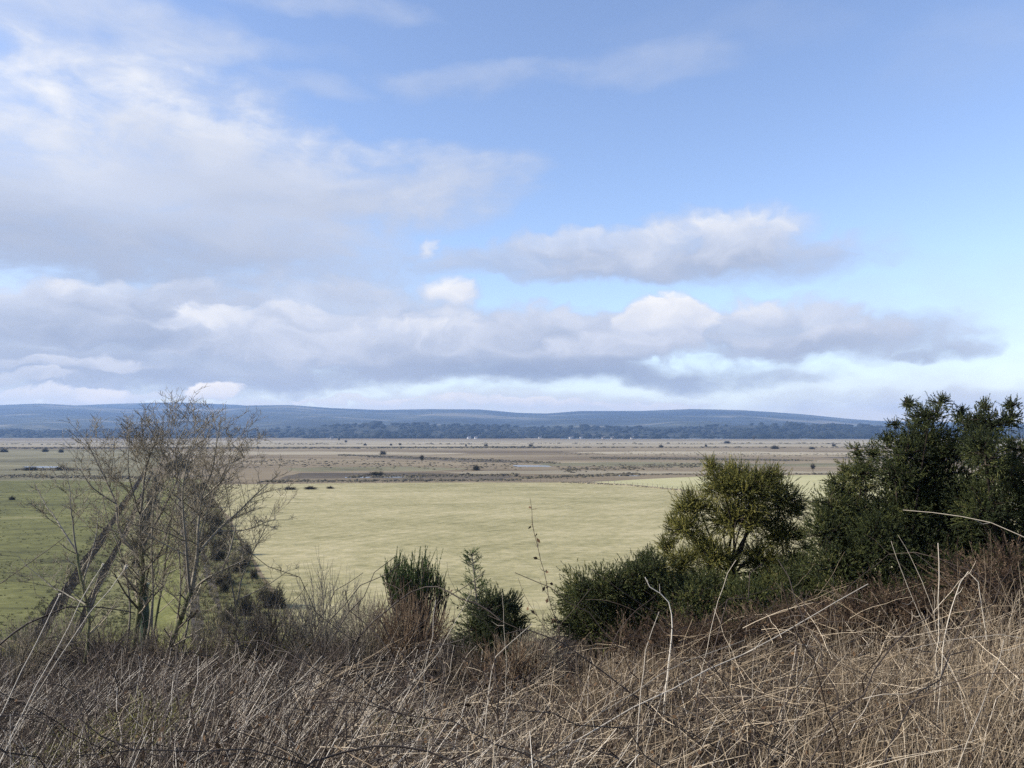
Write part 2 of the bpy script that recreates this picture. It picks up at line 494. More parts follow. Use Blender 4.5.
WTOP = [(-700, 430), (0, 430.5), (120, 430), (230, 430), (300, 428), (340, 425.5), (400, 425), (470, 426), (560, 427.5), (620, 427), (690, 427.5), (740, 425.5), (800, 425.5), (860, 427), (1024, 428), (1900, 430)]
M_wfloor = land_mat("woodland_floor", [(0.014, 0.018, 0.013), (0.026, 0.029, 0.021), (0.065, 0.06, 0.043)], 0.002, 0.008, 0.03, (0.5, 1, 1), seed=14)
hills("hills", WTOP, 3300, 2550, 4600, M_wfloor, "low foothill under the far woods", 2)

# ------------------------------------------------------------------ woodland at the foot of the hills (one mass)
bm = bmesh.new()
bmesh.ops.create_icosphere(bm, subdivisions=1, radius=1)
ICO_V = np.array([v.co[:] for v in bm.verts])
ICO_F = np.array([[v.index for v in f.verts] for f in bm.faces])
bm.free()


def lumps(mb_, C, S, tint, mat=0, rough=0.28):
    N = len(C)
    V = ICO_V[None] * (1 + rng.normal(size=(N, len(ICO_V), 1)) * rough) * S[:, None, :] + C[:, None, :]
    Fc = (ICO_F[None] + (np.arange(N) * len(ICO_V))[:, None, None]).reshape(-1, 3)
    mb_.add(V.reshape(-1, 3), Fc, np.repeat(tint, len(ICO_V)), mat)


def hill_z(px, Y):
    sk = np.interp(px, [p[0] for p in SKY], [p[1] for p in SKY])
    H = 20 + (432 - sk) / F * 6800
    t = np.clip((Y - 2900) / 3900, 0, 1)
    return np.where(Y > 2900, -2 + (H + 2) * t ** 1.25, 0)


N = 10000
px = rng.uniform(-600, 1600, N)
Y = 2440 + 900 * rng.uniform(size=N) ** 1.3
dens = 0.5 + 0.5 * np.sin(px / 47 + Y / 120) * np.sin(px / 113 + 1.3) + 0.45 * np.sin(px / 19 + Y / 60) * np.sin(Y / 45)
belt = .72 + .55 * np.exp(-((px - 430) / 120) ** 4) + .55 * np.exp(-((px - 810) / 90) ** 4) + .2 * np.sin(px / 61)
keep = rng.uniform(size=N) < (0.25 + 0.8 * dens) * belt
keep &= ~((px < 300) & (Y < 2650) & (np.sin(px / 31) > -.2))
px, Y = px[keep], Y[keep]
x = (px - 512) / F * Y
wt = np.interp(px, [p[0] for p in WTOP], [p[1] for p in WTOP])
tz = np.clip((Y - 2550) / 750, 0, 1) ** 1.25 * (22 + (432 - wt) / F * 3300) - 2
h = rng.uniform(4, 11, len(px)) * (1 + .35 * np.sin(px / 9) * np.sin(px / 23 + 1)) * (1 + 0.45 * np.exp(-((px - 800) / 70) ** 2) + 0.35 * np.exp(-((px - 400) / 60) ** 2))
C = np.stack([x, Y, np.maximum(tz, 0) + h * 0.45], -1)
S = np.stack([h * rng.uniform(0.7, 1.9, len(h)), h * rng.uniform(0.5, 0.9, len(h)), h * rng.uniform(0.45, 0.65, len(h))], -1)
mb = MB()
lumps(mb, C, S, rng.uniform(0, 0.42, len(h)))
tag(mb.build("woodland", M_wood), "dark belt of far woods at the foot of the hills", None, None, "stuff")

# ------------------------------------------------------------------ far houses
houses = [(469, 434.6, 2350, 13, "white cottage with dark roof, left one of a pair before the far woods"),
          (476, 434.8, 2330, 11, "white cottage with dark roof, right one of a pair before the far woods"),
          (332, 435.8, 2250, 10, "small white house beside tall dark trees at the left end of the wood belt"),
          (540, 434.5, 2420, 12, "pale farm building, leftmost of the far hamlet before the woods"),
          (571, 434.2, 2440, 16, "long pale farm shed in the far hamlet"),
          (581, 434.4, 2440, 10, "short pale house right of the long farm shed"),
          (603, 436.0, 2200, 9, "low white house near the estuary line below the woods"),
          (612, 436.0, 2200, 9, "low grey house just right of the low white house"),
          (632, 436.2, 2180, 11, "rightmost low white house of the far hamlet")]
for i, (px_, py_, Yh, w_, lb) in enumerate(houses):
    x0 = (px_ - 512) / F * Yh
    e = empty("house", (x0, Yh, 0), lb, "house", "far houses before the woods")
    hh = 4.6
    w_ *= .85
    zb = 0.0
    b_ = MB()
    b_.box((0, 0, hh / 2), (w_, 7, hh), 1.0 if i < 2 else rng.uniform(0, .45))
    b_.build("wall", M_white, e)
    b_ = MB()
    w2, d2 = w_ / 2 + .4, 3.9
    b_.add([[-w2, -d2, hh + .01], [w2, -d2, hh + .01], [w2, d2, hh + .01], [-w2, d2, hh + .01], [-w2 + .4, 0, hh + 3], [w2 - .4, 0, hh + 3]], [[0, 1, 5, 4], [2, 3, 4, 5], [0, 3, 2, 1]], rng.uniform())
    b_.add([[-w2, -d2, hh + .01], [-w2, d2, hh + .01], [-w2 + .4, 0, hh + 3], [w2, -d2, hh + .01], [w2, d2, hh + .01], [w2 - .4, 0, hh + 3]], [[0, 2, 1], [3, 4, 5]], 0.5)
    rf = b_.build("roof", M_slate, e)
    b_ = MB()
    b_.box((w_ / 2 - 1, 0, hh + 3.2), (0.9, 0.9, 1.8), 0.3)
    b_.build("chimney", M_white, rf)
    for k in (-1, 1):
        b_ = MB()
        b_.box((k * w_ * 0.27, -3.53, 3), (1.4, 0.1, 1.5), 0.3)
        b_.build("window", M_glass, e)

# ------------------------------------------------------------------ scrub prototypes (bare, twiggy)
def scrub_mesh(name, seed, mat, n_tw=420, n_leaf=700, width=0.7, tall=1.0):
    r = np.random.default_rng(seed)
    mb_ = MB()
    # several stems
    ns = 9
    stems = []
    for k in range(ns):
        a = r.uniform(0, 2 * math.pi)
        top = np.array([math.cos(a) * width * r.uniform(.1, .6), math.sin(a) * width * r.uniform(.1, .6), tall * r.uniform(.55, .9)])
        mid = top * np.array([.45, .45, .5]) + r.normal(size=3) * .04
        P = resample([np.array([top[0] * .1, top[1] * .1, -0.03]), mid, top], 6)
        stems.append(P)
        mb_.tubes(P, np.linspace(.022, .008, 6), 4, r.uniform(0, .5))
    dd = unit(r.normal(size=(n_tw, 3)))
    dd[:, 2] = np.abs(dd[:, 2])
    lob = 1 + .38 * np.sin(dd[:, 0] * 5 + seed) * np.sin(dd[:, 1] * 6 + 2 * seed) - .25 * (1 - dd[:, 2]) * (np.sin(dd[:, 0] * 3 + seed) > .3)
    E = dd * (r.uniform(.55, 1.0, (n_tw, 1)) * lob[:, None]) * np.array([width * .62, width * .62, tall])
    E[:, 2] = np.maximum(E[:, 2], .03)
    B = E * r.uniform(.25, .7, (n_tw, 1))
    Mid = (B + E) / 2 + r.normal(size=B.shape) * .03
    mb_.tubes(np.stack([B, Mid, E], 1), np.array([[.010, .007, .004]]), 3, r.uniform(0, 1, len(B)))
    k = r.integers(len(B), size=n_leaf)
    c = B[k] + (E[k] - B[k]) * r.uniform(.3, 1.05, (n_leaf, 1)) + r.normal(size=(n_leaf, 3)) * .03
    c[:, 2] = np.maximum(c[:, 2], .02)
    u1 = unit(r.normal(size=(n_leaf, 3))) * .045
    u2 = unit(r.normal(size=(n_leaf, 3))) * .045
    mb_.tris(c, c + u1, c + u2, r.uniform(0, 1, n_leaf))
    o = mb_.build(name, mat)
    return o


protos = [scrub_mesh("scrub_bush", 1, M_scrub, 700, 500), scrub_mesh("scrub_bush", 2, M_scrub, 700, 600, width=.95, tall=.85), scrub_mesh("scrub_bush", 3, M_scrub, 900, 500, .8)]
def tree_mesh(seed):
    r = np.random.default_rng(seed)
    mb_ = MB()
    mb_.tubes(np.array([[0, 0, -.03], [.01, 0, .2], [.02, .01, .5]]), np.array([[.035, .03, .02]]), 6, .3)
    n = 520
    dd = unit(r.normal(size=(n, 3)))
    lob = 1 + .3 * np.sin(dd[:, 0] * 5 + seed) * np.sin(dd[:, 2] * 6)
    E = np.array([.02, .01, .62]) + dd * (r.uniform(.5, 1, (n, 1)) * lob[:, None]) * np.array([.36, .36, .40])
    B = np.array([.02, .01, .45]) + (E - np.array([.02, .01, .45])) * r.uniform(.05, .5, (n, 1))
    mb_.tubes(np.stack([B, (B + E) / 2 + r.normal(size=B.shape) * .02, E], 1), np.array([[.010, .007, .004]]), 3, r.uniform(.1, .8, n))
    return mb_.build("bare_tree", M_scrub)


TREE = tree_mesh(5)
tree_used = [False]
used = set()


def place_scrub(k, x, y, h, label, group, name="scrub_bush", cat="bush", wide=1.0, mat=None, z=0.0):
    if cat == "tree":
        o = TREE
        if tree_used[0]:
            o = TREE.copy()
            col.objects.link(o)
        tree_used[0] = True
        o.name = name
        o.location = (x, y, 0)
        o.scale = (h * wide, h * wide, h)
        o.rotation_euler = (0, 0, random.uniform(0, 6.28))
        return tag(o, label, cat, group)
    p = protos[k % 3]
    if k % 3 in used:
        o = p.copy()
        col.objects.link(o)
    else:
        o = p
        used.add(k % 3)
    o.name = name
    o.location = (x, y, z - 0.02 * h)
    o.scale = (h * wide, h * wide, h)
    o.rotation_euler = (0, 0, random.uniform(0, 6.28))
    tag(o, label, cat, group)
    return o


# scrub along the track
hg = "scrub bushes lining the grass track"
nR = 34
for i in range(nR):
    t = i / (nR - 1)
    y = 78 * (330 / 78) ** t
    off = 8.6 + random.uniform(-2.2, 3.0) + (2.5 if i in (4, 8, 10, 12) else 0)
    h = random.uniform(1.8, 3.8) * (0.8 + 0.25 * t)
    place_scrub(i, off + DT[0] * y, y, h, "dark twiggy scrub bush in the row right of the grass track", hg, wide=random.uniform(.9, 1.35))
nL = 12
for i in range(nL):
    t = i / (nL - 1)
    y = 120 * (330 / 120) ** t
    off = -4.6 + random.uniform(-.8, .5)
    h = random.uniform(2.6, 4.4) * (0.9 + 0.4 * t)
    place_scrub(i + 1, off + DT[0] * y, y, h, "grey bare hedge bush in the row left of the grass track", "bare hedge bushes left of the grass track", name="hedge_bush", wide=random.uniform(.7, 1.0))
for i in range(6):
    y = 345 + random.uniform(-14, 25)
    place_scrub(2, random.uniform(-4, 13) + DT[0] * y, y, random.uniform(7, 10), "bare grey tree in the clump where the track ends", "trees where the track ends", name="bare_tree", cat="tree", wide=.75)

# single shrubs dotted over the moor: pixel of the base, height in metres, label
moor = [(422, 463.2, 6.5, .8, "small bare tree standing alone on the pale moor", "tree"),
        (383, 454.6, 5, 1.5, "low dark bush on the moor left of the lone tree", "bush"),
        (476, 470.4, 3.6, 1.4, "dark round bush on the moor right of the lone tree", "bush"),
        (339, 441.5, 12, .8, "tall dark tree beside the small far house", "tree"),
        (346, 443.5, 9, 1.2, "bushy far tree just right of the small far house", "tree"),
        (365, 445.5, 5, 1.6, "dark far bush left of the bush pair on the pale flats", "bush"),
        (391, 445.5, 5, 1.5, "left dark bush of the pair on the pale flats", "bush"),
        (400, 445.2, 5, 1.3, "right dark bush of the pair on the pale flats", "bush"),
        (466, 446.4, 4.5, 1.2, "small dark bush on the flats directly below the cottages", "bush"),
        (486, 446.4, 6, 1.7, "broad dark bush on the flats right of the cottages", "bush"),
        (531, 447, 8, 1.3, "dark bush standing on the dark hedge line mid moor", "bush"),
        (661, 447.6, 6, 1.6, "dark low bush on the hedge line left of the gorse tree", "bush"),
        (754, 441, 18, .9, "pinkish brown bare tree in front of the dark far wood", "tree"),
        (706, 446.4, 6, 1.0, "small dark bush on the moor above the small gorse tree", "bush"),
        (727, 443.5, 7, 3.0, "long low thicket above the small gorse tree", "bush"),
        (775, 449.0, 7, 2.6, "broad green thicket on the right moor", "bush"),
        (812, 449.2, 5, 2.2, "low broad thicket right of the green thicket", "bush"),
        (834, 446.4, 6, 1.8, "dark thicket on the pale flats by the right hill end", "bush"),
        (813, 472.5, 5.5, .8, "slim bare sapling on the moor beside the big gorse", "tree"),
        (4, 452.3, 6, 1.5, "dark bush on the left marsh at the picture edge", "bush"),
        (45, 452.0, 5, 1.5, "dark bush on the left marsh, middle one of three", "bush"),
        (61, 452.6, 5, 1.4, "dark bush on the left marsh, nearest the bare trees", "bush"),
        (30, 470.4, 3, 2.6, "low dark scrub along the near edge of the marsh pool", "bush"),
        (62, 470.4, 3, 2.6, "low dark scrub at the end of the marsh pool", "bush"),
        (12, 500, 1.5, 1.6, "tiny rush clump in the green meadow", "bush"),
        (290, 489.5, 1.4, 4.0, "low brown scrub at the far left corner of the pasture, left clump", "bush"),
        (310, 489.2, 1.3, 4.2, "low brown scrub at the far left corner of the pasture, middle clump", "bush"),
        (330, 488.6, 1.1, 3.6, "low brown scrub at the far left corner of the pasture, right clump", "bush"),
        (377, 475.4, 2.8, 3.2, "flat dark scrub patch at the moor edge above the pasture", "bush")]
for i, (px_, py_, h, w_, lb, kind) in enumerate(moor):
    q = ground_at(px_, py_)
    place_scrub(i, q[0], q[1], h * (.72 if py_ < 452 else .9), lb, "bushes dotted over the moor", name="bare_tree" if kind == "tree" else "moor_bush", cat=kind, wide=w_ * 1.05)

# low rushes and heather in lines: nobody could count them
def tufts(name, lines, label, hgt=(0.4, 1.0), mat=None):
    mb_ = MB()
    for (p0, p1, n, wid) in lines:
        a, b2 = ground_at(*p0), ground_at(*p1)
        t = rng.uniform(size=n)
        C_ = a + (b2 - a) * t[:, None]
        C_[:, 1] += rng.normal(size=n) * wid
        keep_ = np.sin(t * 37) + np.sin(t * 91 + 1) + rng.normal(size=n) * 1.0 > -0.9
        C_ = C_[keep_]
        n = len(C_)
        hh_ = rng.uniform(*hgt, n)
        S_ = np.stack([hh_ * rng.uniform(1, 3.0, n), hh_ * rng.uniform(1, 2, n), hh_], -1)
        lumps(mb_, C_, S_, rng.uniform(0, 1, n), 0, .3)
    tag(mb_.build(name, mat or M_rush), label, None, None, "stuff")


tufts("rushes", [((-200, 448.6), (260, 448.2), 1500, 14), ((200, 448.4), (560, 447.8), 1700, 14), ((560, 447.6), (1300, 447), 500, 10), ((470, 447.5), (545, 447.3), 300, 12), ((-100, 444.5), (900, 443.5), 500, 40)], "dark line of low growth across the far moor", (0.5, 1.5))
tufts("rushes", [((262, 481.5), (520, 480), 1500, 3), ((520, 478), (640, 474), 900, 5), ((350, 476.5), (520, 475), 700, 6), ((640, 474.5), (1100, 473.5), 700, 2)], "dark rushes along the far edge of the pasture", (0.12, 0.5))
tufts("heather", [((590, 458), (810, 460.5), 2200, 8), ((340, 455), (560, 463), 1200, 12), ((20, 469), (85, 470), 700, 5), ((0, 476), (150, 478), 900, 6), ((560, 470), (720, 464), 900, 14), ((240, 462), (520, 466), 700, 30), ((560, 454), (1100, 456), 900, 40)], "dark heather streaks on the moor", (0.15, 0.5))

def blades(name, x, y, hgt, label, mat, nb=14, w=.035, z=None):
    """tufts of upright and drooping blades standing at x, y"""
    n = len(x)
    hh_ = rng.uniform(*hgt, n)
    zz_ = np.zeros(n) if z is None else z
    C_ = np.stack([x, y, zz_], -1)[:, None] + rng.normal(size=(n, nb, 3)) * (hh_ * .35)[:, None, None] * np.array([1, 1, 0])
    d = rng.normal(size=(n, nb, 3)) * np.array([.55, .55, 0]) + np.array([.12, 0, 1])
    T_ = C_ + d * (hh_[:, None] * rng.uniform(.6, 1.1, (n, nb)))[..., None]
    sd = rand_dir(n * nb).reshape(n, nb, 3) * np.array([1, 1, .2]) * w
    tt = np.clip(rng.uniform(0, 1, n)[:, None] + rng.normal(size=(n, nb)) * .15, 0, 1)
    mb_ = MB()
    mb_.tris((C_ - sd).reshape(-1, 3), (C_ + sd).reshape(-1, 3), T_.reshape(-1, 3), tt.reshape(-1))
    return tag(mb_.build(name, mat), label, None, None, "stuff")


def lane_tufts(name, o0, o1, y0, y1, n, label, hgt, mat):
    y = y0 * (y1 / y0) ** rng.uniform(size=n)
    off = rng.uniform(o0, o1, n)
    k = (("ditch" in name) | (~((off > -14) & (off < -11.4)) & ~((off > -9.7) & (off < -8.1)))) & (rng.uniform(size=n) < .35 + .65 * (np.sin(off * 1.1 + y * .05) * np.sin(y * .16 + off * .4) > -.15))
    blades(name, (off + DT[0] * y)[k], y[k], hgt, label, mat)


lane_tufts("verge_tussocks", 2.5, 13.5, 68, 320, 5200, "tawny tussocks along the track verge", (.15, .6), M_tawny)
n_ = 5200
ym = 75 * (310 / 75) ** rng.uniform(size=n_)
pm = rng.uniform(-250, 172, n_)
xm = (pm - 512) / F * ym
k_ = (xm - DT[0] * ym < -14) & (rng.uniform(size=n_) < .25 + .75 * (np.sin(xm * .21 + ym * .09) * np.sin(ym * .13 - xm * .07) > .1))
blades("meadow_tussocks", xm[k_], ym[k_], (.08, .28), "dark rushy tussocks dotted over the green meadow", M_dull, 12, .04)
lane_tufts("ditch_rushes", -13.9, -11.6, 68, 400, 1100, "dark rushes along the drainage ditch", (.12, .36), M_rush)
lane_tufts("ditch_rushes", -9.6, -8.3, 68, 400, 600, "dark rushes along the narrow ditch", (.10, .3), M_rush)
lane_tufts("verge_tussocks", -15, -2.6, 68, 200, 3600, "dull tussocks between the ditches", (.12, .4), M_dull)

# ------------------------------------------------------------------ fences
def fence(pts, n, label, h=1.15):
    P = np.array([ground_at(*p) for p in pts])
    Q = resample(P, n)
    e = empty("post_and_wire_fence", Q[0], label, "fence")
    for q in Q:
        b_ = MB()
        lx, ly = rng.normal() * .04, rng.normal() * .04
        b_.tubes(np.array([q - Q[0] + [0, 0, -.05], q - Q[0] + [lx * .5, ly * .5, h * .6], q - Q[0] + [lx, ly, h * rng.uniform(.9, 1.1)]]), np.array([[.07, .07, .065]]), 5, rng.uniform())
        b_.build("post", M_post, e)
    for k in (0.4, 0.7, 1.0):
        b_ = MB()
        b_.tubes(Q - Q[0] + np.array([0, 0, h * k]), .012, 3, .5)
        b_.build("wire", M_wire, e)
    return e


fence([(560, 482.2), (625, 484.8), (700, 492.2), (800, 501), (880, 506)], 46, "post and wire fence crossing from the pasture's far edge behind the gorse tree")
fence([(300, 484), (440, 482.2), (560, 482)], 40, "post and wire fence along the pasture's far left edge", 1.2)
tufts("fence_grass", [((625, 485), (700, 492.3), 420, .8), ((700, 492.3), (800, 501.2), 420, .8), ((800, 501.2), (880, 506.2), 300, .7), ((560, 482.3), (625, 485), 240, 1.2)], "dry grass grown up under the field fence", (0.14, 0.38), M_tuft)

# ------------------------------------------------------------------ bare trees by the bank
def grow_tree(limbs, levels=3, spread=1.0, seed=0, dens=1.0):
    """limbs: list of (points, r0, r1). returns twig polylines by level"""
    r = np.random.default_rng(seed)
    out = []
    cur = [(resample(p, 12), r0, r1) for p, r0, r1 in limbs]
    for lv in range(levels):
        nxt = []
        for P, r0, r1 in cur:
            L = np.linalg.norm(np.diff(P, axis=0), axis=1).sum()
            n = int((11, 7, 4)[lv] * dens * min(1.6, max(.5, L / (2.2, .9, .45)[lv])) + r.uniform())
            for k in range(n):
                t = r.uniform(.22, 1.0)
                i = min(int(t * (len(P) - 1)), len(P) - 2)
                fr = t * (len(P) - 1) - i
                b0 = P[i] + (P[i + 1] - P[i]) * fr
                tan = unit(P[i + 1] - P[i])
                side = unit(r.normal(size=3) * np.array([1, 1, .5]))
                d = unit(tan * .75 + side * .85 * spread + np.array([0, 0, .2]))
                ll = L * (.42 - .18 * t) * r.uniform(.6, 1.25)
                ll = min(max(ll, .12), 1.6)
                bend = unit(d + np.array([0, 0, .18]) + r.normal(size=3) * .26)
                mid = b0 + d * ll * .5 + r.normal(size=3) * ll * .02
                end = mid + bend * ll * .5
                rr = max(.0042, (r0 + (r1 - r0) * t) * .38)
                q = resample([b0, mid, end], 5)
                nxt.append((q, rr, max(.0030, rr * .45)))
        out.append(nxt)
        cur = nxt
    return out


def bare_tree(label, base, limbs, seed, dens=1.0, tint=.5, trunk_r=.09):
    """base pixel+depth; limbs: list of pixel polylines (px,py,Y)"""
    e = empty("bare_tree", base, label, "tree", "bare trees at the left of the bank")
    base = np.array(base)
    wl = []
    for k, (pts, r0, r1) in enumerate(limbs):
        P = [at(*p) for p in pts]
        wl.append((P, r0, r1))
    # trunk: the first limb
    for k, (P, r0, r1) in enumerate(wl):
        b_ = MB()
        Q = resample(P, 16)
        Q = Q + np.cumsum(rng.normal(size=Q.shape) * .007, axis=0)
        b_.tubes(Q - base, np.linspace(r0, r1, 16) * .8, 7, tint)
        b_.build("trunk" if k == 0 else "limb", M_moss_bark if k == 0 else M_bark, e, True)
    tw = grow_tree([(P, r0, r1) for P, r0, r1 in wl], 3, 1.0, seed, dens)
    b_ = MB()
    for lv in tw:
        P = np.array([q for q, _, _ in lv]) - base
        Rr = np.array([np.linspace(a, b2, 5) for _, a, b2 in lv])
        b_.tubes(P, Rr, 3, rng.uniform(0, 1, len(P)))
    b_.build("crown", M_twig, e)
    return e


def base_pt(px, Y):
    x0 = (px - 512) / F * Y
    return np.array([x0, Y, float(terrain(x0, Y)) - .05])


def pix_of(P):
    d = np.asarray(P) - EYE
    dep = d[1] * CP + d[2] * SP
    return 512 + F * d[0] / dep, 384 - F * (-d[1] * SP + d[2] * CP) / dep


def bt(px, Y):
    p = base_pt(px, Y)
    a, b2 = pix_of(p)
    return (a, b2, Y)


D1 = 20.0
bare_tree("bare grey tree with upright forked trunk, middle one of the leafless trees", base_pt(139, D1),
          [([bt(139, D1), (139, 613, D1), (143, 571, D1), (140, 545, D1)], .10, .07),
           ([(140, 560, D1), (121, 533, D1 + .2), (116, 501, D1 + .5), (101, 468, D1 + .7), (86, 440, D1 + .8)], .055, .012),
           ([(140, 548, D1), (141, 507, D1 - .3), (146, 463, D1 - .5), (158, 432, D1 - .6), (156, 420, D1 - .6)], .055, .010),
           ([(142, 550, D1), (164, 507, D1 + .3), (177, 478, D1 + .5), (176, 448, D1 + .4), (188, 424, D1 + .5)], .05, .010),
           ([(141, 575, D1), (160, 553, D1 - .7), (172, 520, D1 - 1.0), (195, 490, D1 - 1.2)], .035, .008),
           ([bt(150, D1 - .5), (152, 600, D1 - .5), (150, 540, D1 - .5), (155, 480, D1 - .4), (168, 435, D1 - .3)], .04, .008),
           ([bt(133, D1 + .4), (130, 610, D1 + .4), (122, 560, D1 + .5), (108, 520, D1 + .7), (98, 470, D1 + .8)], .036, .008),
           ([(117, 505, D1 + .5), (95, 490, D1 + .2), (74, 462, D1)], .028, .008),
           ([(141, 520, D1 - .2), (127, 470, D1 - 1), (128, 430, D1 - 1.2)], .028, .007)], 3, 1.15, .4)
D2 = 18.5
bare_tree("leaning multi stemmed leafless tree, rightmost of the leafless trees, twigs over the pasture", base_pt(168, D2),
          [([bt(168, D2), (173, 640, D2), (184, 610, D2), (192, 590, D2)], .09, .07),
           ([(192, 590, D2), (197, 554, D2), (201, 501, D2 + .3), (212, 470, D2 + .4), (218, 436, D2 + .4), (220, 416, D2 + .4)], .055, .009),
           ([(190, 594, D2), (186, 550, D2 - .4), (183, 500, D2 - .6), (190, 455, D2 - .7), (203, 428, D2 - .7)], .045, .009),
           ([(199, 552, D2), (216, 532, D2 + .5), (236, 514, D2 + .8), (262, 487, D2 + 1.1), (279, 472, D2 + 1.2)], .04, .008),
           ([(192, 590, D2), (207, 580, D2 - .4), (222, 572, D2 - .6), (246, 560, D2 - .7)], .04, .008),
           ([bt(182, D2 + .3), (188, 620, D2 + .3), (196, 570, D2 + .3), (208, 510, D2 + .4), (236, 450, D2 + .5)], .036, .008),
           ([bt(176, D2 + .6), (180, 600, D2 + .6), (178, 540, D2 + .6), (172, 480, D2 + .6), (166, 440, D2 + .6)], .034, .008),
           ([(222, 572, D2 - .6), (233, 540, D2 - .6), (240, 505, D2 - .7)], .03, .007),
           ([(203, 500, D2 + .3), (225, 478, D2 - .2), (246, 440, D2 - .4)], .026, .006),
           ([(216, 532, D2 + .5), (243, 530, D2 + .9), (275, 520, D2 + 1.3)], .024, .006)], 5, 1.15, .45)
D3 = 17.0
bare_tree("thin spreading leafless sapling, leftmost of the leafless trees over the green meadow", base_pt(92, D3),
          [([bt(92, D3), (88, 615, D3), (79, 570, D3), (77, 553, D3)], .045, .035),
           ([(77, 553, D3), (64, 531, D3), (45, 505, D3 + .3), (33, 480, D3 + .4)], .028, .006),
           ([(78, 556, D3), (73, 520, D3 - .3), (70, 487, D3 - .4), (62, 462, D3 - .4)], .026, .006),
           ([(82, 585, D3), (96, 545, D3 + .4), (104, 505, D3 + .6)], .024, .006),
           ([(86, 605, D3), (52, 585, D3 + .5), (18, 555, D3 + .6)], .022, .006)], 8, 1.1, .6)
D4 = 23.0
bare_tree("slender leafless young tree standing between the two bigger leafless trees", base_pt(158, D4),
          [([bt(158, D4), (160, 600, D4), (166, 555, D4), (170, 520, D4)], .05, .035),
           ([(170, 520, D4), (178, 490, D4), (182, 450, D4 + .3), (196, 424, D4 + .3)], .03, .006),
           ([(168, 540, D4), (155, 505, D4 + .4), (152, 470, D4 + .5), (140, 435, D4 + .5)], .03, .006),
           ([(164, 565, D4), (186, 530, D4 - .4), (214, 500, D4 - .5)], .028, .006)], 13, 1.1, .5)
D5 = 21.0
bare_tree("low leafless tree with wide twigs right of the leaning tree", base_pt(240, D5),
          [([bt(240, D5), (238, 640, D5), (236, 605, D5)], .05, .04),
           ([(236, 605, D5), (245, 570, D5), (262, 535, D5 + .4), (280, 500, D5 + .5)], .03, .006),
           ([(236, 608, D5), (228, 560, D5 - .3), (232, 520, D5 - .4), (225, 470, D5 - .4)], .03, .006),
           ([(237, 600, D5), (262, 588, D5 + .3), (290, 570, D5 + .4)], .026, .006)], 17, 1.0, .35)

# ------------------------------------------------------------------ small leafless shrubs on the slope
def bare_shrub(label, px, py_top, Y, w_px, n, seed, mat, tint=(0, 1), group="leafless shrubs on the slope", name="bare_shrub", bend=.5):
    r = np.random.default_rng(seed)
    b0 = base_pt(px, Y)
    top = at(px, py_top, Y)
    H = max(.5, top[2] - b0[2])
    W = w_px * Y / F / 2
    e = empty(name, b0, label, "shrub", group)
    st, tw = [], []
    for k in range(n):
        a = r.uniform(0, 2 * math.pi)
        rad = math.sqrt(r.uniform()) * W
        p1 = np.array([math.cos(a) * rad, math.sin(a) * rad, H * r.uniform(.72, 1.0) * (1 - .35 * (rad / W) ** 2)])
        s0 = np.array([p1[0] * .25, p1[1] * .25, 0])
        st.append(resample([s0, s0 * .5 + p1 * .5 + r.normal(size=3) * .05 * H, p1], 6))
        for j in range(9):
            i = r.integers(1, 5)
            q = st[-1][i] + (st[-1][i + 1] - st[-1][i]) * r.uniform()
            d = unit(unit(p1 - s0) + r.normal(size=3) * .55)
            l = H * r.uniform(.1, .3)
            tw.append(np.stack([q, q + d * l * .5 + r.normal(size=3) * .012, q + unit(d + [0, 0, .4]) * l]))
    b_ = MB()
    b_.tubes(np.array(st), np.linspace(.011, .004, 6)[None], 4, r.uniform(*tint, len(st)))
    b_.build("stem", mat, e)
    b_ = MB()
    b_.tubes(np.array(tw), np.array([[.0045, .0035, .002]]), 3, r.uniform(*tint, len(tw)))
    b_.build("crown", mat, e)
    return e


bare_shrub("pale leafless shrub of fine twigs left of the broom, in front of the pasture", 322, 562, 19, 90, 46, 1, M_twig, (.5, 1))
bare_shrub("reddish brown leafless shrub right below the green broom", 410, 592, 14.5, 100, 75, 2, M_rust, (.35, 1))
bare_shrub("grey leafless shrub between the pale shrub and the broom", 362, 590, 17, 80, 46, 3, M_twig, (.3, .9))
bare_shrub("low grey leafless shrub under the low wide leafless tree", 270, 590, 19, 90, 60, 4, M_grey, (.2, 1))
bare_shrub("leafless thicket at the foot of the leaning tree", 205, 628, 17, 110, 60, 5, M_grey, (.1, .9))
bare_shrub("leafless thicket at the foot of the forked middle tree", 110, 628, 17, 120, 70, 6, M_grey, (.1, .9))
bare_shrub("leafless thicket at the left edge below the green meadow", 22, 622, 17, 130, 60, 7, M_twig, (.1, .9))
bare_shrub("tall pale leafless thicket behind the arching bramble's left foot", 300, 598, 21, 110, 80, 21, M_twig, (.3, 1))
bare_shrub("grey leafless thicket between the leaning tree and the low wide tree", 232, 606, 19, 90, 70, 22, M_twig, (.2, .9))
bare_shrub("grey leafless thicket under the leftmost sapling", 62, 606, 18, 110, 70, 23, M_twig, (.2, .9))
bare_shrub("grey leafless thicket between the forked tree and the leaning tree", 165, 622, 19, 80, 60, 24, M_twig, (.2, .9))
bare_shrub("brownish leafless thicket left of the green broom", 378, 600, 15, 80, 70, 25, M_twig, (.1, .8))
bare_shrub("brownish leafless thicket behind the upright dock stalk", 505, 632, 11.5, 90, 60, 26, M_rust, (.3, 1))
bare_shrub("brown leafless shrub right of the small conifer", 532, 622, 12, 80, 50, 8, M_twig, (.3, 1))
bare_shrub("grey leafless shrub below the pale shrub, left of the arching bramble", 330, 628, 13, 110, 60, 9, M_grey, (.2, 1))
bare_shrub("grey leafless shrub between the reddish shrub and the small conifer", 452, 634, 12.5, 90, 55, 10, M_grey, (.2, 1))

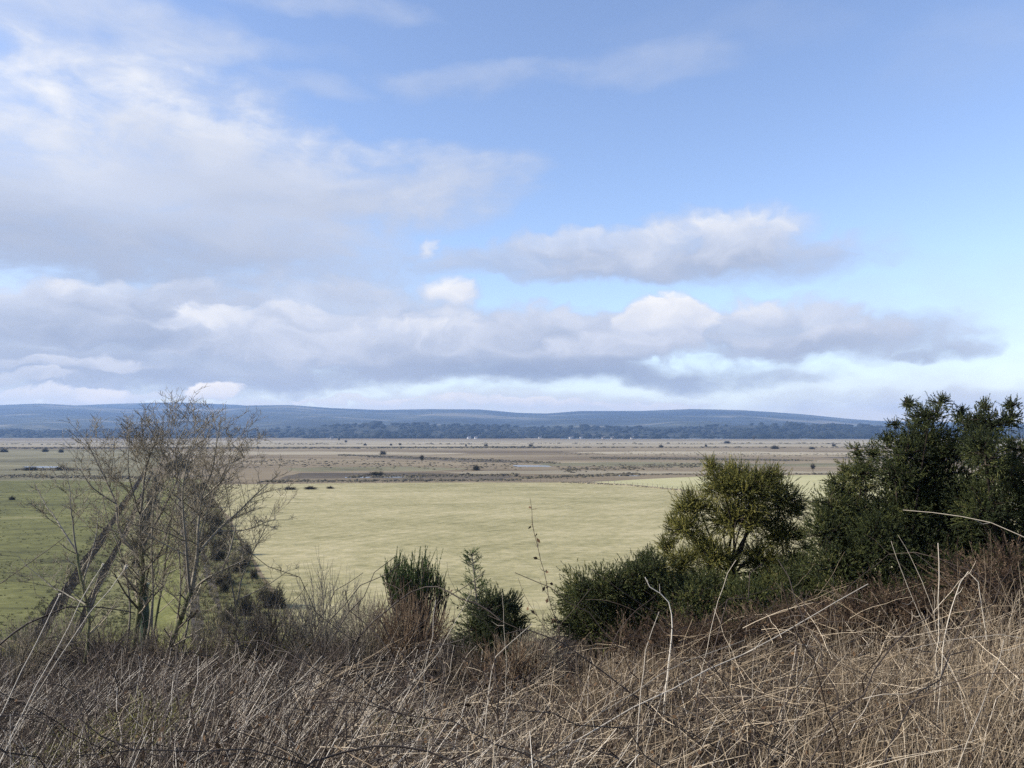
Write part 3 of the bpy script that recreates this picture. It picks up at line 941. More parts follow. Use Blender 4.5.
# ------------------------------------------------------------------ gorse and other evergreen bushes
def shoots(mb_, B, D, L, M, spine, wid, tint, mat=0, angle=.9):
    n = len(B)
    D = unit(D)
    ref = rand_dir(n)
    A = unit(np.cross(D, ref))
    Bn = np.cross(D, A)
    t = rng.uniform(.08, 1.0, (n, M))
    a = rng.uniform(0, 2 * math.pi, (n, M))
    rad = A[:, None] * np.cos(a)[..., None] + Bn[:, None] * np.sin(a)[..., None]
    base = B[:, None] + D[:, None] * (L[:, None] * t)[..., None]
    sl = spine * (1.15 - .75 * t) * rng.uniform(.7, 1.2, (n, M))
    out = unit(rad * angle + D[:, None] * .75)
    tip = base + out * sl[..., None]
    sd = unit(np.cross(out, D[:, None] + rng.normal(size=(n, M, 3)) * .4)) * wid
    tt = np.clip(tint[:, None] + rng.normal(size=(n, M)) * .08 + .18 * (t - .5), 0, 1)
    mb_.tris((base - sd).reshape(-1, 3), (base + sd).reshape(-1, 3), tip.reshape(-1, 3), tt.reshape(-1), mat)
    mb_.tubes(np.stack([B, B + D * L[:, None]], 1), np.array([[wid * .8, wid * .3]]), 3, tint, mat)


def spiny_bush(name, label, cat, Y, base_px, clumps, mat, group, per=1.0, tint=(0, 1), Lr=(.12, .30), M=22, spine=.05, wid=.008, up=.35, stem_mat=None, stem_r=.05, hole=0.38, fork=None):
    b0 = base_pt(base_px, Y)
    e = empty(name, b0, label, cat, group)
    st = MB()
    fo = MB()
    for c in clumps:
        px_, py_, rx, ry = c[:4]
        dy = c[4] if len(c) > 4 else rng.normal() * .25
        Cc = at(px_, py_, Y + dy) - b0
        ax, az = rx * Y / F * 1.06, ry * Y / F * 1.06
        ay = .5 * (ax + az) * 1.05
        SC = np.array([ax, ay, az])
        # limb to the clump
        mid = Cc * np.array([.35, .35, .55]) + rng.normal(size=3) * .06
        P = [np.array([rng.normal() * .05, rng.normal() * .05, -.02]), mid, Cc]
        if fork:
            fk = at(fork[0], fork[1], Y) - b0 + rng.normal(size=3) * .02
            P = [np.array([0, 0, -.05]) + rng.normal(size=3) * .02, fk, fk * .5 + Cc * .5 + rng.normal(size=3) * .1, Cc]
        P = resample(P, 8)
        sr = stem_r * min(1, (rx + ry) / 44) ** 1.5
        st.tubes(P, np.linspace(sr, sr * .3, 8), 6, rng.uniform())
        area = (ax * az + ax * ay + ay * az) * 4
        n = int(400 * area * per)
        # sub-clusters make an uneven outline with gaps
        nk = max(9, int(30 * area ** .8))
        kd = unit(rng.normal(size=(nk, 3)) + [0, -.05, .25])
        kr = rng.uniform(.45, 1.0, nk)
        kc = Cc + kd * kr[:, None] * SC
        for j in range(nk):
            bq = np.stack([Cc + (kc[j] - Cc) * .0, Cc + (kc[j] - Cc) * .55 + rng.normal(size=3) * .03, kc[j]])
            st.tubes(bq, np.array([[stem_r * .34, stem_r * .2, .004]]), 4, rng.uniform())
        k = rng.integers(nk, size=n)
        loc = rng.normal(size=(n, 3)) * (.13 + hole * .24) * SC.mean() + rng.normal(size=(n, 3)) * .03
        Bp = kc[k] + loc
        kt = rng.uniform(*tint, nk)
        out = unit((Bp - Cc) / SC)
        Dd = unit(out * .75 + unit(loc) * .35 + np.array([0, 0, up]) + rng.normal(size=(n, 3)) * .3)
        L = rng.uniform(*Lr, n)
        tn = np.clip(kt[k] + rng.normal(size=n) * .17, 0, 1)
        shoots(fo, Bp - Dd * L[:, None] * .5, Dd, L, M, spine, wid, tn)
    st.build("stem", stem_mat or M_gstem, e, True)
    fo.build("foliage", mat, e)
    return e


GG = "green gorse bushes on the bank"
# the small gorse tree with an open crown
spiny_bush("gorse_tree", "small olive green gorse tree with open crown and bare trunk, standing before the pasture", "gorse", 14.0, 740,
           [(750, 490, 30, 20), (722, 486, 20, 16), (778, 500, 22, 22), (698, 506, 20, 13), (684, 528, 18, 13), (683, 566, 17, 16), (700, 545, 16, 12), (738, 520, 32, 18), (780, 534, 18, 18), (716, 556, 24, 14), (762, 560, 24, 15), (792, 562, 16, 11), (736, 474, 12, 9), (768, 474, 14, 9), (682, 508, 8, 7), (797, 512, 8, 8), (798, 535, 9, 8), (755, 600, 22, 13), (680, 590, 14, 10), (700, 582, 20, 12), (772, 582, 24, 13), (735, 590, 16, 10), (668, 546, 10, 9), (674, 524, 8, 7), (664, 575, 9, 9), (712, 466, 7, 8), (806, 548, 7, 6), (724, 600, 26, 14)],
           M_olive, GG, per=.95, tint=(.05, .9), Lr=(.12, .26), M=17, spine=.034, wid=.006, stem_r=.05, hole=.35, fork=(731, 578))
# big gorse
spiny_bush("gorse_bush", "tall dark gorse bush with ragged top against the sky, left of the edge gorse", "gorse", 12.5, 900,
           [(925, 440, 26, 22), (930, 416, 18, 12), (910, 405, 6, 5), (905, 455, 24, 18), (950, 455, 22, 20), (895, 475, 24, 16), (930, 480, 36, 24), (968, 425, 12, 12), (975, 450, 16, 18), (910, 510, 38, 30), (950, 520, 36, 30), (880, 540, 34, 26), (925, 560, 44, 28), (960, 495, 30, 24), (900, 590, 44, 22), (945, 590, 40, 24), (965, 540, 34, 30), (955, 570, 34, 26), (906, 404, 6, 6), (895, 424, 7, 4), (940, 403, 8, 7), (959, 413, 7, 8), (887, 440, 8, 6), (905, 510, 26, 22), (880, 606, 36, 16), (925, 612, 36, 16), (965, 600, 30, 18)],
           M_gorse, GG, per=1.05, tint=(.0, .55), Lr=(.06, .17), M=17, spine=.034, wid=.006, hole=.32)
spiny_bush("gorse_bush", "tall dark gorse bush cut by the right picture edge", "gorse", 12.0, 1000,
           [(990, 425, 22, 16), (1010, 420, 9, 9), (985, 455, 20, 22), (1015, 450, 14, 10), (1005, 480, 30, 24), (985, 510, 28, 26), (1025, 510, 28, 26), (1010, 545, 36, 26), (1050, 470, 30, 30), (1050, 530, 30, 30), (990, 575, 40, 26), (1030, 575, 36, 26), (985, 408, 6, 8), (1011, 406, 8, 6)],
           M_gorse, GG, per=1.05, tint=(.0, .6), Lr=(.06, .17), M=17, spine=.034, wid=.006, hole=.32)
spiny_bush("gorse_bush", "mid green gorse bush bulging left of the tall dark gorse, beside the gorse tree", "gorse", 13.0, 850,
           [(845, 490, 20, 14), (830, 505, 18, 16), (862, 475, 16, 16), (850, 520, 32, 24), (825, 535, 20, 24), (868, 545, 34, 28), (835, 565, 32, 24), (800, 580, 30, 22), (860, 585, 36, 22), (815, 596, 34, 18), (873, 455, 6, 12), (858, 450, 4, 10), (846, 470, 5, 12), (832, 482, 5, 9), (866, 466, 5, 10)],
           M_gorse, GG, per=1.05, tint=(.15, .75), Lr=(.06, .17), M=17, spine=.034, wid=.006, hole=.34)
spiny_bush("gorse_bush", "low rounded dark green gorse, left one beside the small gorse tree", "gorse", 13.5, 600,
           [(590, 590, 28, 18), (575, 600, 20, 14), (612, 583, 22, 16), (600, 606, 34, 16), (630, 600, 26, 20), (575, 622, 24, 14), (605, 626, 34, 15), (640, 624, 34, 15)],
           M_gorse, GG, per=1.0, tint=(.15, .8), Lr=(.06, .17), M=17, spine=.034, wid=.006, hole=.34)
spiny_bush("gorse_bush", "low dark green gorse with peaked top between the rounded gorse and the gorse tree", "gorse", 13.2, 648,
           [(645, 562, 14, 12), (655, 570, 16, 16), (640, 580, 22, 18), (665, 595, 28, 20), (648, 606, 34, 18), (660, 622, 36, 15)],
           M_gorse, GG, per=1.0, tint=(.1, .7), Lr=(.06, .17), M=17, spine=.034, wid=.006, hole=.32)
spiny_bush("gorse_bush", "grey green gorse skirt growing under the small gorse tree", "gorse", 12.6, 715,
           [(690, 600, 28, 20), (712, 594, 28, 20), (748, 602, 28, 20), (778, 598, 30, 20), (700, 618, 34, 15), (740, 620, 36, 15), (785, 618, 34, 15)],
           M_gorse, GG, per=.8, tint=(.25, .85), Lr=(.06, .17), M=17, spine=.034, wid=.006, hole=.36)
RG = "dead brown gorse on the bank"
for (cx_, lb, Yd, cl) in ((690, "rusty dead gorse below the low dark gorse", 10.5, [(640, 640, 30, 16), (680, 636, 34, 18), (715, 640, 30, 18)]),
                          (795, "rusty dead gorse below the small gorse tree", 10.5, [(760, 630, 34, 18), (800, 622, 34, 18), (835, 630, 28, 18)]),
                          (880, "rusty dead gorse below the tall dark gorse", 9.8, [(860, 612, 30, 20), (895, 606, 32, 22), (925, 615, 28, 20), (880, 630, 34, 18)]),
                          (985, "rusty dead gorse at the right edge among tall straw", 9.2, [(970, 580, 30, 22), (1005, 575, 32, 26), (1000, 610, 40, 22)])):
    spiny_bush("dead_gorse", lb, "dead gorse", Yd, cx_, cl, M_rust, RG, per=.55, tint=(.0, .7), Lr=(.14, .34), M=14, spine=.05, wid=.004, stem_mat=M_dark, stem_r=.02, hole=.5)

# broom: a sheaf of upright green shoots
def broom(label, Y, cols_, base_px, mat, seed):
    r = np.random.default_rng(seed)
    b0 = base_pt(base_px, Y)
    e = empty("broom_bush", b0, label, "broom", "broom and conifer on the bank")
    st, fo = MB(), MB()
    for (px_, ytop, ybot, w_, n) in cols_:
        B, D, L = [], [], []
        for k in range(int(n * 1.6)):
            q = px_ + r.uniform(-1, 1) * w_ * 1.15
            edge = abs(q - px_) / w_
            yt = ytop + (ybot - ytop) * .3 * edge ** 2 + r.uniform(0, 20) ** 1.0
            yy = Y + r.normal() * .25
            p1 = at(q, yt, yy)
            p0 = at(px_ + (q - px_) * .5 + r.normal() * 3, ybot + r.uniform(-8, 8), yy)
            h_ = p1[2] - p0[2]
            s_ = np.array([b0[0] + (p0[0] - b0[0]) * .4, b0[1] + r.normal() * .1, b0[2]])
            st.tubes(resample([s_ - b0, p0 - b0, (p0 * .3 + p1 * .7) - b0], 6), np.linspace(.014, .005, 6), 4, r.uniform(.2, 1))
            m_ = 3
            for j in range(m_):
                B.append(p0 + (p1 - p0) * (j / m_) * .9 - b0 + r.normal(size=3) * .02)
                D.append(unit(np.array([r.normal() * .26, r.normal() * .26, 1]) + (p1 - p0) * .3))
                L.append(h_ * r.uniform(.3, .6))
        B, D, L = np.array(B), np.array(D), np.array(L)
        shoots(fo, B, D, L, 44, .055, .006, r.uniform(.1, .9, len(B)), angle=.55)
    st.build("stem", M_brown, e, True)
    fo.build("foliage", mat, e)
    return e


broom("upright dark green broom bush with brushy tips, standing before the pasture", 16, [(398, 549, 592, 15, 34), (421, 547, 595, 13, 34), (409, 553, 600, 23, 34), (435, 552, 600, 5, 8), (443, 568, 604, 5, 7), (410, 570, 606, 24, 26)], 415, M_broom, 3)

# small conifer with feathery sprays
def conifer(label, Y, base_px, top, spec, seed):
    r = np.random.default_rng(seed)
    b0 = base_pt(base_px, Y)
    e = empty("small_conifer", b0, label, "conifer", "broom and conifer on the bank")
    T = at(*top, Y) - b0
    P = resample([np.zeros(3), T * .5 + np.array([.05, 0, 0]), T], 10)
    b_ = MB()
    b_.tubes(P, np.linspace(.05, .006, 10), 6, .4)
    tr = b_.build("trunk", M_bark, e, True)
    fo, br = MB(), MB()
    for k in range(120):
        t = r.uniform(.12, 1.0)
        q = np.array([np.interp(t, np.linspace(0, 1, 10), P[:, i]) for i in range(3)])
        a = r.uniform(0, 2 * math.pi)
        ln = (1.02 - t) * .72 * r.uniform(.55, 1.15) + .1
        d = unit(np.array([math.cos(a), math.sin(a), .55 - .35 * (1 - t)]))
        tip = q + d * ln + np.array([0, 0, .08 * ln])
        br.tubes(np.stack([q, (q + tip) / 2 + [0, 0, -.02], tip]), np.array([[.009, .006, .002]]), 3, .5)
        n = max(4, int(ln * 26))
        u_ = r.uniform(.15, 1.0, n)
        B = q + (tip - q) * u_[:, None]
        D = unit(d + rng.normal(size=(n, 3)) * .6 + [0, 0, .15])
        L = r.uniform(.07, .17, n) * (1.2 - .5 * u_)
        shoots(fo, B, D, L, 16, .03, .005, np.clip(r.normal(.4 + .35 * t, .15, n), 0, 1), angle=.6)
    br.build("branches", M_bark, e)
    fo.build("foliage", M_broom, e)
    return e


conifer("small feathery green conifer with pointed top right of the broom", 15, 478, (472, 553), None, 4)
spiny_bush("gorse_bush", "low dark bush hugging the foot of the small conifer", "gorse", 13.2, 500,
           [(488, 610, 20, 14), (505, 604, 16, 9), (500, 625, 24, 16), (480, 632, 22, 14), (515, 622, 12, 12), (490, 646, 28, 14), (512, 642, 20, 14)], M_gorse, GG, per=.9, tint=(0, .35), Lr=(.08, .2), M=22, spine=.035, wid=.006, hole=.3)

# ------------------------------------------------------------------ green tree guard
gb = base_pt(150, 20.6)
e = empty("tree_guard", gb, "green plastic tree guard tube beside the forked leafless tree", "tree guard")
K = 14
zz = np.linspace(0, at(150, 584, 20.6)[2] - gb[2], K)
mb = MB()
P = np.stack([.03 * np.sin(zz * 3), .02 * np.cos(zz * 4), zz], -1)
mb.tubes(P, np.linspace(.12, .105, K) * (1 + .16 * np.sin(zz * 7)), 10, .35)
mb.build("tube", M_plastic, e, True)
mb = MB()
mb.tubes(np.array([[.11 * math.cos(a), .11 * math.sin(a), zz[-1]] for a in np.linspace(0, 2 * math.pi, 14)]) + P[-1] * [1, 1, 0], .018, 5, 1.0)
mb.build("rim", M_plastic, e, True)
mb = MB()
mb.tubes(np.array([[.19, .02, -.1], [.19, .02, zz[-1] * .55], [.2, .02, zz[-1] * .8]]), .022, 5, .8)
mb.build("stake", M_post, e)

# ------------------------------------------------------------------ prominent single stalks and canes
def stalk(name, label, cat, pts, r0, r1, mat, group=None, ground_from=True, tint=.6, K=14, head=None, side=0, wob=.006, leaves=0, thorns=0):
    P = [at(*p) for p in pts]
    if ground_from:
        a = P[0].copy()
        d = unit(P[0] - P[1])
        for k in range(30):
            q = a + d * .1 * k
            if q[2] < float(terrain(q[0], q[1])):
                break
        if k:
            P = [q] + P
    r0, r1 = r0 * .5, r1 * .5
    Q = resample(P, K)
    Q[1:-1] += rng.normal(size=(K - 2, 3)) * wob
    org = Q[0].copy()
    e = empty(name, org, label, cat, group)
    mb_ = MB()
    mb_.tubes(Q - org, np.linspace(r0, r1, K), 6, tint)
    if side:
        for k in range(side):
            t = rng.uniform(.35, .98)
            i = int(t * (K - 2))
            tan = unit(Q[i + 1] - Q[i])
            d = unit(tan * .6 + rng.normal(size=3) * .6 + [0, 0, .15])
            l = rng.uniform(.06, .2)
            mb_.tubes(np.stack([Q[i], Q[i] + d * l * .5, Q[i] + unit(d + [0, 0, .3]) * l]) - org, np.array([[r1 * 1.1, r1 * .9, r1 * .5]]), 4, tint)
    if thorns:
        i = rng.integers(0, K - 1, thorns)
        u_ = rng.uniform(size=(thorns, 1))
        c = Q[i] + (Q[i + 1] - Q[i]) * u_
        d = rand_dir(thorns)
        s = rand_dir(thorns) * .004
        mb_.tris(c - s - org, c + s - org, c + d * (r0 + .010) - org, .4)
    mb_.build("stem", mat, e, True)
    if leaves:
        for k in range(leaves):
            t = rng.uniform(.25, 1.0)
            i = min(int(t * (K - 1)), K - 2)
            d = unit(rng.normal(size=3) + [0, 0, -.4])
            w_ = unit(np.cross(d, rand_dir(1)[0])) * .018
            l = rng.uniform(.035, .07)
            q = Q[i] - org + d * .03
            mb_ = MB()
            n3 = np.cross(d, w_) * .25
            mb_.add([q, q + d * l * .5 + w_ + n3, q + d * l, q + d * l * .5 - w_ + n3], [[0, 1, 2], [0, 2, 3]], rng.uniform())
            mb_.tubes(np.stack([Q[i] - org, q]), .002, 3, .5)
            mb_.build("leaf", M_leaf, e)
    if head:
        mb_ = MB()
        n = 34
        d = rand_dir(n) * .6 + unit(Q[-1] - Q[-2])
        c = Q[-1] - org
        mb_.tubes(np.stack([np.broadcast_to(c, (n, 3)), c + d * head * rng.uniform(.5, 1, (n, 1))], 1), np.array([[.0016, .0022]]), 3, rng.uniform(.5, 1, n))
        mb_.build("seed_head", M_bleach, e)
    return e


SG = "bleached dead stalks in the foreground"
stalk("dead_stalk", "bleached stalk with white seed head leaning right over the dark ditch, leftmost", "dead stalk", [(-12, 735, 5.6), (3, 708, 5.7), (59, 596, 6.0)], .0075, .005, M_bleach, SG, head=.018)
stalk("dead_stalk", "tall bleached stalk crossing another near its foot, upper tip by the left sapling", "dead stalk", [(18, 724, 5.6), (30, 700, 5.7), (62, 640, 5.9), (84, 598, 6.0), (102, 566, 6.1)], .0075, .004, M_bleach, SG, head=.016)
stalk("dead_stalk", "bleached stalk with feathery tip leaning right, pointing at the forked tree", "dead stalk", [(40, 690, 5.8), (58, 658, 5.8), (100, 600, 6.0), (124, 570, 6.1)], .007, .004, M_bleach, SG, head=.03)
stalk("dead_stalk", "thick pale blade leaning steeply right below the low wide leafless tree", "dead stalk", [(255, 716, 4.8), (290, 688, 4.9), (322, 656, 5.1)], .009, .004, M_bleach, SG, side=2, tint=.3)
stalk("dead_stalk", "white crooked stalk bent over at its top before the low green gorse", "dead stalk", [(669, 660, 7.5), (672, 632, 7.5), (670, 605, 7.5), (661, 594, 7.5), (646, 584, 7.5), (645, 577, 7.5)], .016, .008, M_bleach, SG, side=2, tint=.9, wob=.002)
stalk("dead_stalk", "long slim pale stalk rising in front of the gorse tree trunk", "dead stalk", [(709, 640, 7.0), (716, 610, 7.0), (726, 580, 7.0), (736, 560, 7.0)], .007, .004, M_bleach, SG, side=2, tint=.5)
stalk("dead_stalk", "very long pale stalk lying slanted from mid foreground up to the dead gorse", "dead stalk", [(626, 713, 5.0), (690, 678, 5.2), (743, 654, 5.4), (800, 622, 5.6), (868, 584, 5.8)], .010, .005, M_bleach, SG, side=2, tint=.5)
stalk("dead_stalk", "pale upright stalk in front of the tall dark gorse", "dead stalk", [(934, 700, 5.5), (936, 660, 5.5), (939, 620, 5.5), (938, 543, 5.6)], .009, .005, M_bleach, SG, side=2, tint=.4)
stalk("dead_stalk", "pale stalk snapped into an upside down V near the right edge", "dead stalk", [(940, 690, 5.2), (945, 634, 5.2), (963, 577, 5.3), (976, 577, 5.3), (981, 604, 5.3), (987, 640, 5.3)], .008, .005, M_bleach, SG, side=2, tint=.5, wob=.001, K=22)
stalk("dead_stalk", "pale stalk slanting down right across the tall dark gorse", "dead stalk", [(930, 640, 6.6), (914, 599, 6.6), (900, 565, 6.6), (891, 541, 6.6)], .007, .004, M_bleach, SG, side=2, tint=.3)
stalk("dead_stalk", "thin pale stalk crossing the slanting one before the tall dark gorse", "dead stalk", [(942, 650, 6.4), (926, 590, 6.4), (912, 560, 6.5), (898, 535, 6.5)], .005, .003, M_bleach, SG, side=2, tint=.3)
stalk("dead_stalk", "long pale cane lying almost level across the tall dark gorse", "dead stalk", [(1040, 545, 7.4), (1010, 530, 7.5), (988, 522, 7.6), (945, 514, 7.8), (903, 510, 8.0)], .010, .006, M_bleach, SG, side=2, tint=.3, ground_from=True)
stalk("dead_stalk", "pale stalk leaning right at the bottom right corner", "dead stalk", [(950, 790, 3.4), (965, 750, 3.4), (985, 700, 3.6), (1004, 640, 3.9)], .006, .003, M_bleach, SG, side=2, tint=.1)
stalk("dead_stalk", "pale nearly level stalk below the inverted V stalk at the right edge", "dead stalk", [(1040, 640, 5.0), (1000, 634, 5.0), (945, 642, 5.0), (905, 650, 5.0)], .006, .003, M_bleach, SG, side=2, tint=.4)
stalk("dead_stalk", "straight pale stalk leaning right between the small conifer and the arching bramble", "dead stalk", [(395, 700, 5.0), (430, 665, 5.1), (462, 610, 5.3), (472, 590, 5.3)], .005, .003, M_bleach, SG, side=2, tint=.3)
stalk("dead_stalk", "pale upright stalk in front of the reddish leafless shrub", "dead stalk", [(424, 690, 5.0), (425, 664, 5.0), (430, 640, 5.0), (436, 600, 5.1)], .0065, .003, M_bleach, SG, side=2, tint=.5)
stalk("dead_stalk", "pale stalk leaning right below the small conifer", "dead stalk", [(486, 720, 4.8), (495, 655, 5.0), (510, 643, 5.0), (532, 624, 5.1)], .007, .004, M_bleach, SG, side=2, tint=.3)
stalk("dead_stalk", "short pale stalk standing in front of the dark bush at the conifer's foot", "dead stalk", [(505, 660, 6.0), (504, 630, 6.0), (502, 593, 6.0)], .006, .003, M_bleach, SG, side=2, tint=.3)
stalk("dead_stalk", "pale stalk leaning left then right in front of the low dark gorse", "dead stalk", [(640, 705, 5.0), (643, 660, 5.2), (650, 635, 5.3), (659, 612, 5.4)], .007, .004, M_bleach, SG, side=2, tint=.3)
stalk("dead_stalk", "pale stalk leaning right from the bottom centre toward the dead gorse", "dead stalk", [(560, 745, 4.2), (620, 700, 4.4), (690, 660, 4.7), (745, 640, 4.9)], .006, .003, M_bleach, SG, side=2, tint=.1)
BG = "dark bramble canes in the foreground"
stalk("bramble_cane", "dark bramble cane arching over in front of the reddish shrub", "bramble cane", [(352, 650, 6.0), (370, 625, 6.0), (400, 600, 6.0), (428, 586, 6.0), (446, 592, 5.9), (479, 604, 5.8), (500, 620, 5.7)], .013, .009, M_dark, BG, tint=.3, thorns=60, K=24, side=4)
stalk("bramble_cane", "dark straight cane running down right from the arching bramble's left foot", "bramble cane", [(409, 680, 5.6), (393, 658, 5.7), (372, 631, 5.8), (347, 607, 5.9), (345, 590, 5.9)], .010, .006, M_dark, BG, tint=.3, thorns=40, side=5)
stalk("bramble_cane", "dark cane bent toward the bleached crooked stalk, right of the conifer", "bramble cane", [(600, 670, 6.0), (570, 648, 6.0), (546, 637, 6.0), (522, 630, 6.0), (505, 634, 6.0)], .014, .008, M_dark, BG, tint=.5, thorns=40)
stalk("bramble_cane", "thick dark bramble cane arching low at the bottom edge", "bramble cane", [(280, 785, 3.4), (310, 762, 3.5), (353, 750, 3.6), (386, 745, 3.6), (417, 746, 3.6), (445, 756, 3.6), (475, 780, 3.5)], .011, .008, M_dark, BG, tint=.2, thorns=80, K=26)
stalk("bramble_cane", "second dark cane close above the low bottom arch", "bramble cane", [(380, 760, 3.9), (410, 742, 3.9), (445, 742, 3.8), (470, 760, 3.7), (500, 785, 3.6)], .008, .005, M_dark, BG, tint=.2, thorns=40, K=20)
stalk("dock_stalk", "dark upright dock stalk below the small conifer", "dock stalk", [(500, 770, 4.6), (498, 720, 4.7), (495, 650, 4.8)], .010, .007, M_dark, BG, tint=.6, side=10)
stalk("bramble_cane", "thin reddish cane crossing the bottom centre upright", "bramble cane", [(432, 760, 4.0), (436, 710, 4.1), (446, 660, 4.3)], .006, .004, M_dark, BG, tint=.9, side=4)
stalk("bramble_cane", "dark cane slanting down right in the middle foreground under the dead gorse", "bramble cane", [(745, 760, 4.3), (715, 725, 4.4), (695, 695, 4.5), (680, 668, 4.6)], .007, .004, M_dark, BG, tint=.6, side=3)
stalk("bramble_cane", "dark crooked cane at the bottom left crossing the pale grass", "bramble cane", [(105, 775, 4.0), (90, 745, 4.1), (78, 715, 4.2), (60, 690, 4.3)], .007, .004, M_dark, BG, tint=.5, side=3)
stalk("fallen_branch", "dark bare branch reaching in from the left edge over the green meadow", "branch", [(-20, 596, 9.0), (0, 583, 9.0), (30, 562, 9.0), (70, 533, 9.0)], .016, .007, M_dark, None, tint=.4, side=8, wob=.012)
stalk("fallen_branch", "thick dark fallen branch curving up from the left edge to the forked tree's foot", "branch", [(-30, 665, 13.5), (0, 645, 13.5), (30, 622, 13.8), (55, 610, 14), (90, 607, 14.2), (135, 613, 14.5)], .05, .018, M_dark, None, tint=.5, side=8, wob=.02)
stalk("rose_stem", "tall thin wild rose stem with withered leaves rising before the pasture", "rose stem", [(566, 655, 8.0), (553, 612, 8.0), (547, 590, 8.0), (540, 556, 8.0), (534, 530, 8.0), (530, 498, 8.0)], .012, .004, M_dark, "wild rose stems", tint=.8, side=26, leaves=26, K=22)
stalk("rose_stem", "lower wild rose stem leaning left beside the tall one", "rose stem", [(560, 650, 8.0), (540, 622, 8.0), (524, 594, 8.0), (518, 578, 8.0)], .008, .003, M_dark, "wild rose stems", tint=.9, side=12, leaves=5)
stalk("rose_stem", "short forked rose stem with a withered leaf standing beside the broom", "rose stem", [(462, 610, 9.0), (455, 590, 9.0), (445, 568, 9.0), (447, 562, 9.0)], .007, .003, M_dark, "wild rose stems", tint=.4, side=3, leaves=4)

# ------------------------------------------------------------------ undergrowth (uncountable)
def sample(n, y0, y1, p0=-60, p1=1090):
    Yv = y0 * (y1 / y0) ** rng.uniform(size=n)
    pv = rng.uniform(p0, p1, n)
    xv = (pv - 512) / F * Yv
    return xv, Yv, terrain(xv, Yv), pv


def stems(mb_, xv, yv, zv, L, az, lean, curve, r0, tint, K=5, S=3, mat=0):
    """stems rooted at x,y,z, leaning 'lean' from vertical towards az, curving over by 'curve'"""
    n = len(xv)
    s = np.linspace(0, 1, K)
    th = lean[:, None] + curve[:, None] * s[None]
    step = L[:, None] / (K - 1)
    dx = np.sin(th) * np.cos(az)[:, None] * step
    dy = np.sin(th) * np.sin(az)[:, None] * step
    dz = np.cos(th) * step
    c = lambda d: np.concatenate([np.zeros((n, 1)), np.cumsum(d[:, :-1], 1)], 1)
    P = np.stack([xv[:, None] + c(dx), yv[:, None] + c(dy), zv[:, None] - .02 + c(dz)], -1)
    P[:, 1:-1] += rng.normal(size=(n, K - 2, 3)) * (L[:, None, None] * .012)
    mb_.tubes(P, r0[:, None] * np.linspace(1, .45, K)[None], S, tint, mat)
    return P


def hfac(pv, yv):
    """how tall things grow: taller on the right"""
    u = pv / 100
    lump = .5 * np.sin(u * 3.1 + yv * .9) * np.sin(yv * 1.7 - u) + .5 * np.sin(u * 7.3 - yv * 1.2)
    return (.85 + .3 * sstep(560, 950, pv)) * (1 + .33 * lump)


def clump(xv, yv, f=1.0, ph=0.0):
    return .5 + .25 * (np.sin(xv * 2.1 * f + 1.3 * yv * f + ph) + np.sin(yv * 2.7 * f - 1.1 * xv * f + 2 * ph) * np.sin(xv * 1.2 * f + .5))


# a) low litter and thatch
mb = MB()
n = 60000
xv, yv, zv, pv = sample(n, 2.6, 24)
n2_ = 22000
yv2 = rng.uniform(9, 21, n2_)
pv2 = rng.uniform(250, 1000, n2_)
xv2 = (pv2 - 512) / F * yv2
xv, yv, pv = np.concatenate([xv, xv2]), np.concatenate([yv, yv2]), np.concatenate([pv, pv2])
zv = terrain(xv, yv)
n = len(xv)
L = rng.uniform(.10, .42, n) * hfac(pv, yv)
stems(mb, xv, yv, zv + rng.uniform(0, .2, n), L, rng.uniform(0, 6.28, n), rng.uniform(.3, 1.7, n), rng.uniform(-.4, 1.1, n), rng.uniform(.0012, .0026, n) * (.75 + yv / 16), rng.uniform(0, 1, n) ** 2.2, 4)
tag(mb.build("leaf_litter", M_grey), "grey brown thatch of dead stems and litter covering the bank", None, None, "stuff")

# b) thin straw grass in tufts
mb = MB()
n = 7500
xv, yv, zv, pv = sample(n, 2.6, 20)
k = rng.uniform(size=n) < .25 + .9 * clump(xv, yv) ** 2
xv, yv, zv, pv = xv[k], yv[k], zv[k], pv[k]
n = len(xv)
right = sstep(330, 640, pv)
far = 1 - .45 * sstep(7, 13, yv) * right
az = np.where(rng.uniform(size=n) < .7 - .3 * right, rng.normal(0.0, .55, n), rng.uniform(0, 6.28, n))
lean = np.clip(rng.normal(.8, .25 + .3 * right, n), -.3, 1.6)
L = rng.uniform(.3, .95, n) * hfac(pv, yv) * far
tint = np.clip(rng.beta(1.1, 2.9, n) + .08 * right * rng.uniform(size=n), 0, 1)
k = rng.uniform(size=n) < right
r_ = rng.uniform(.0011, .0023, n) * (.75 + yv / 14)
cv_ = rng.normal(.15, .4, n)
for kk, mi_ in ((k, 0), (~k, 1)):
    stems(mb, xv[kk], yv[kk], zv[kk], L[kk], az[kk], lean[kk], cv_[kk], r_[kk], tint[kk], 6, 3, mi_)
tag(mb.build("dry_grass", [M_straw, M_pale]), "dry straw coloured grass leaning to the right over the bank", None, None, "stuff")

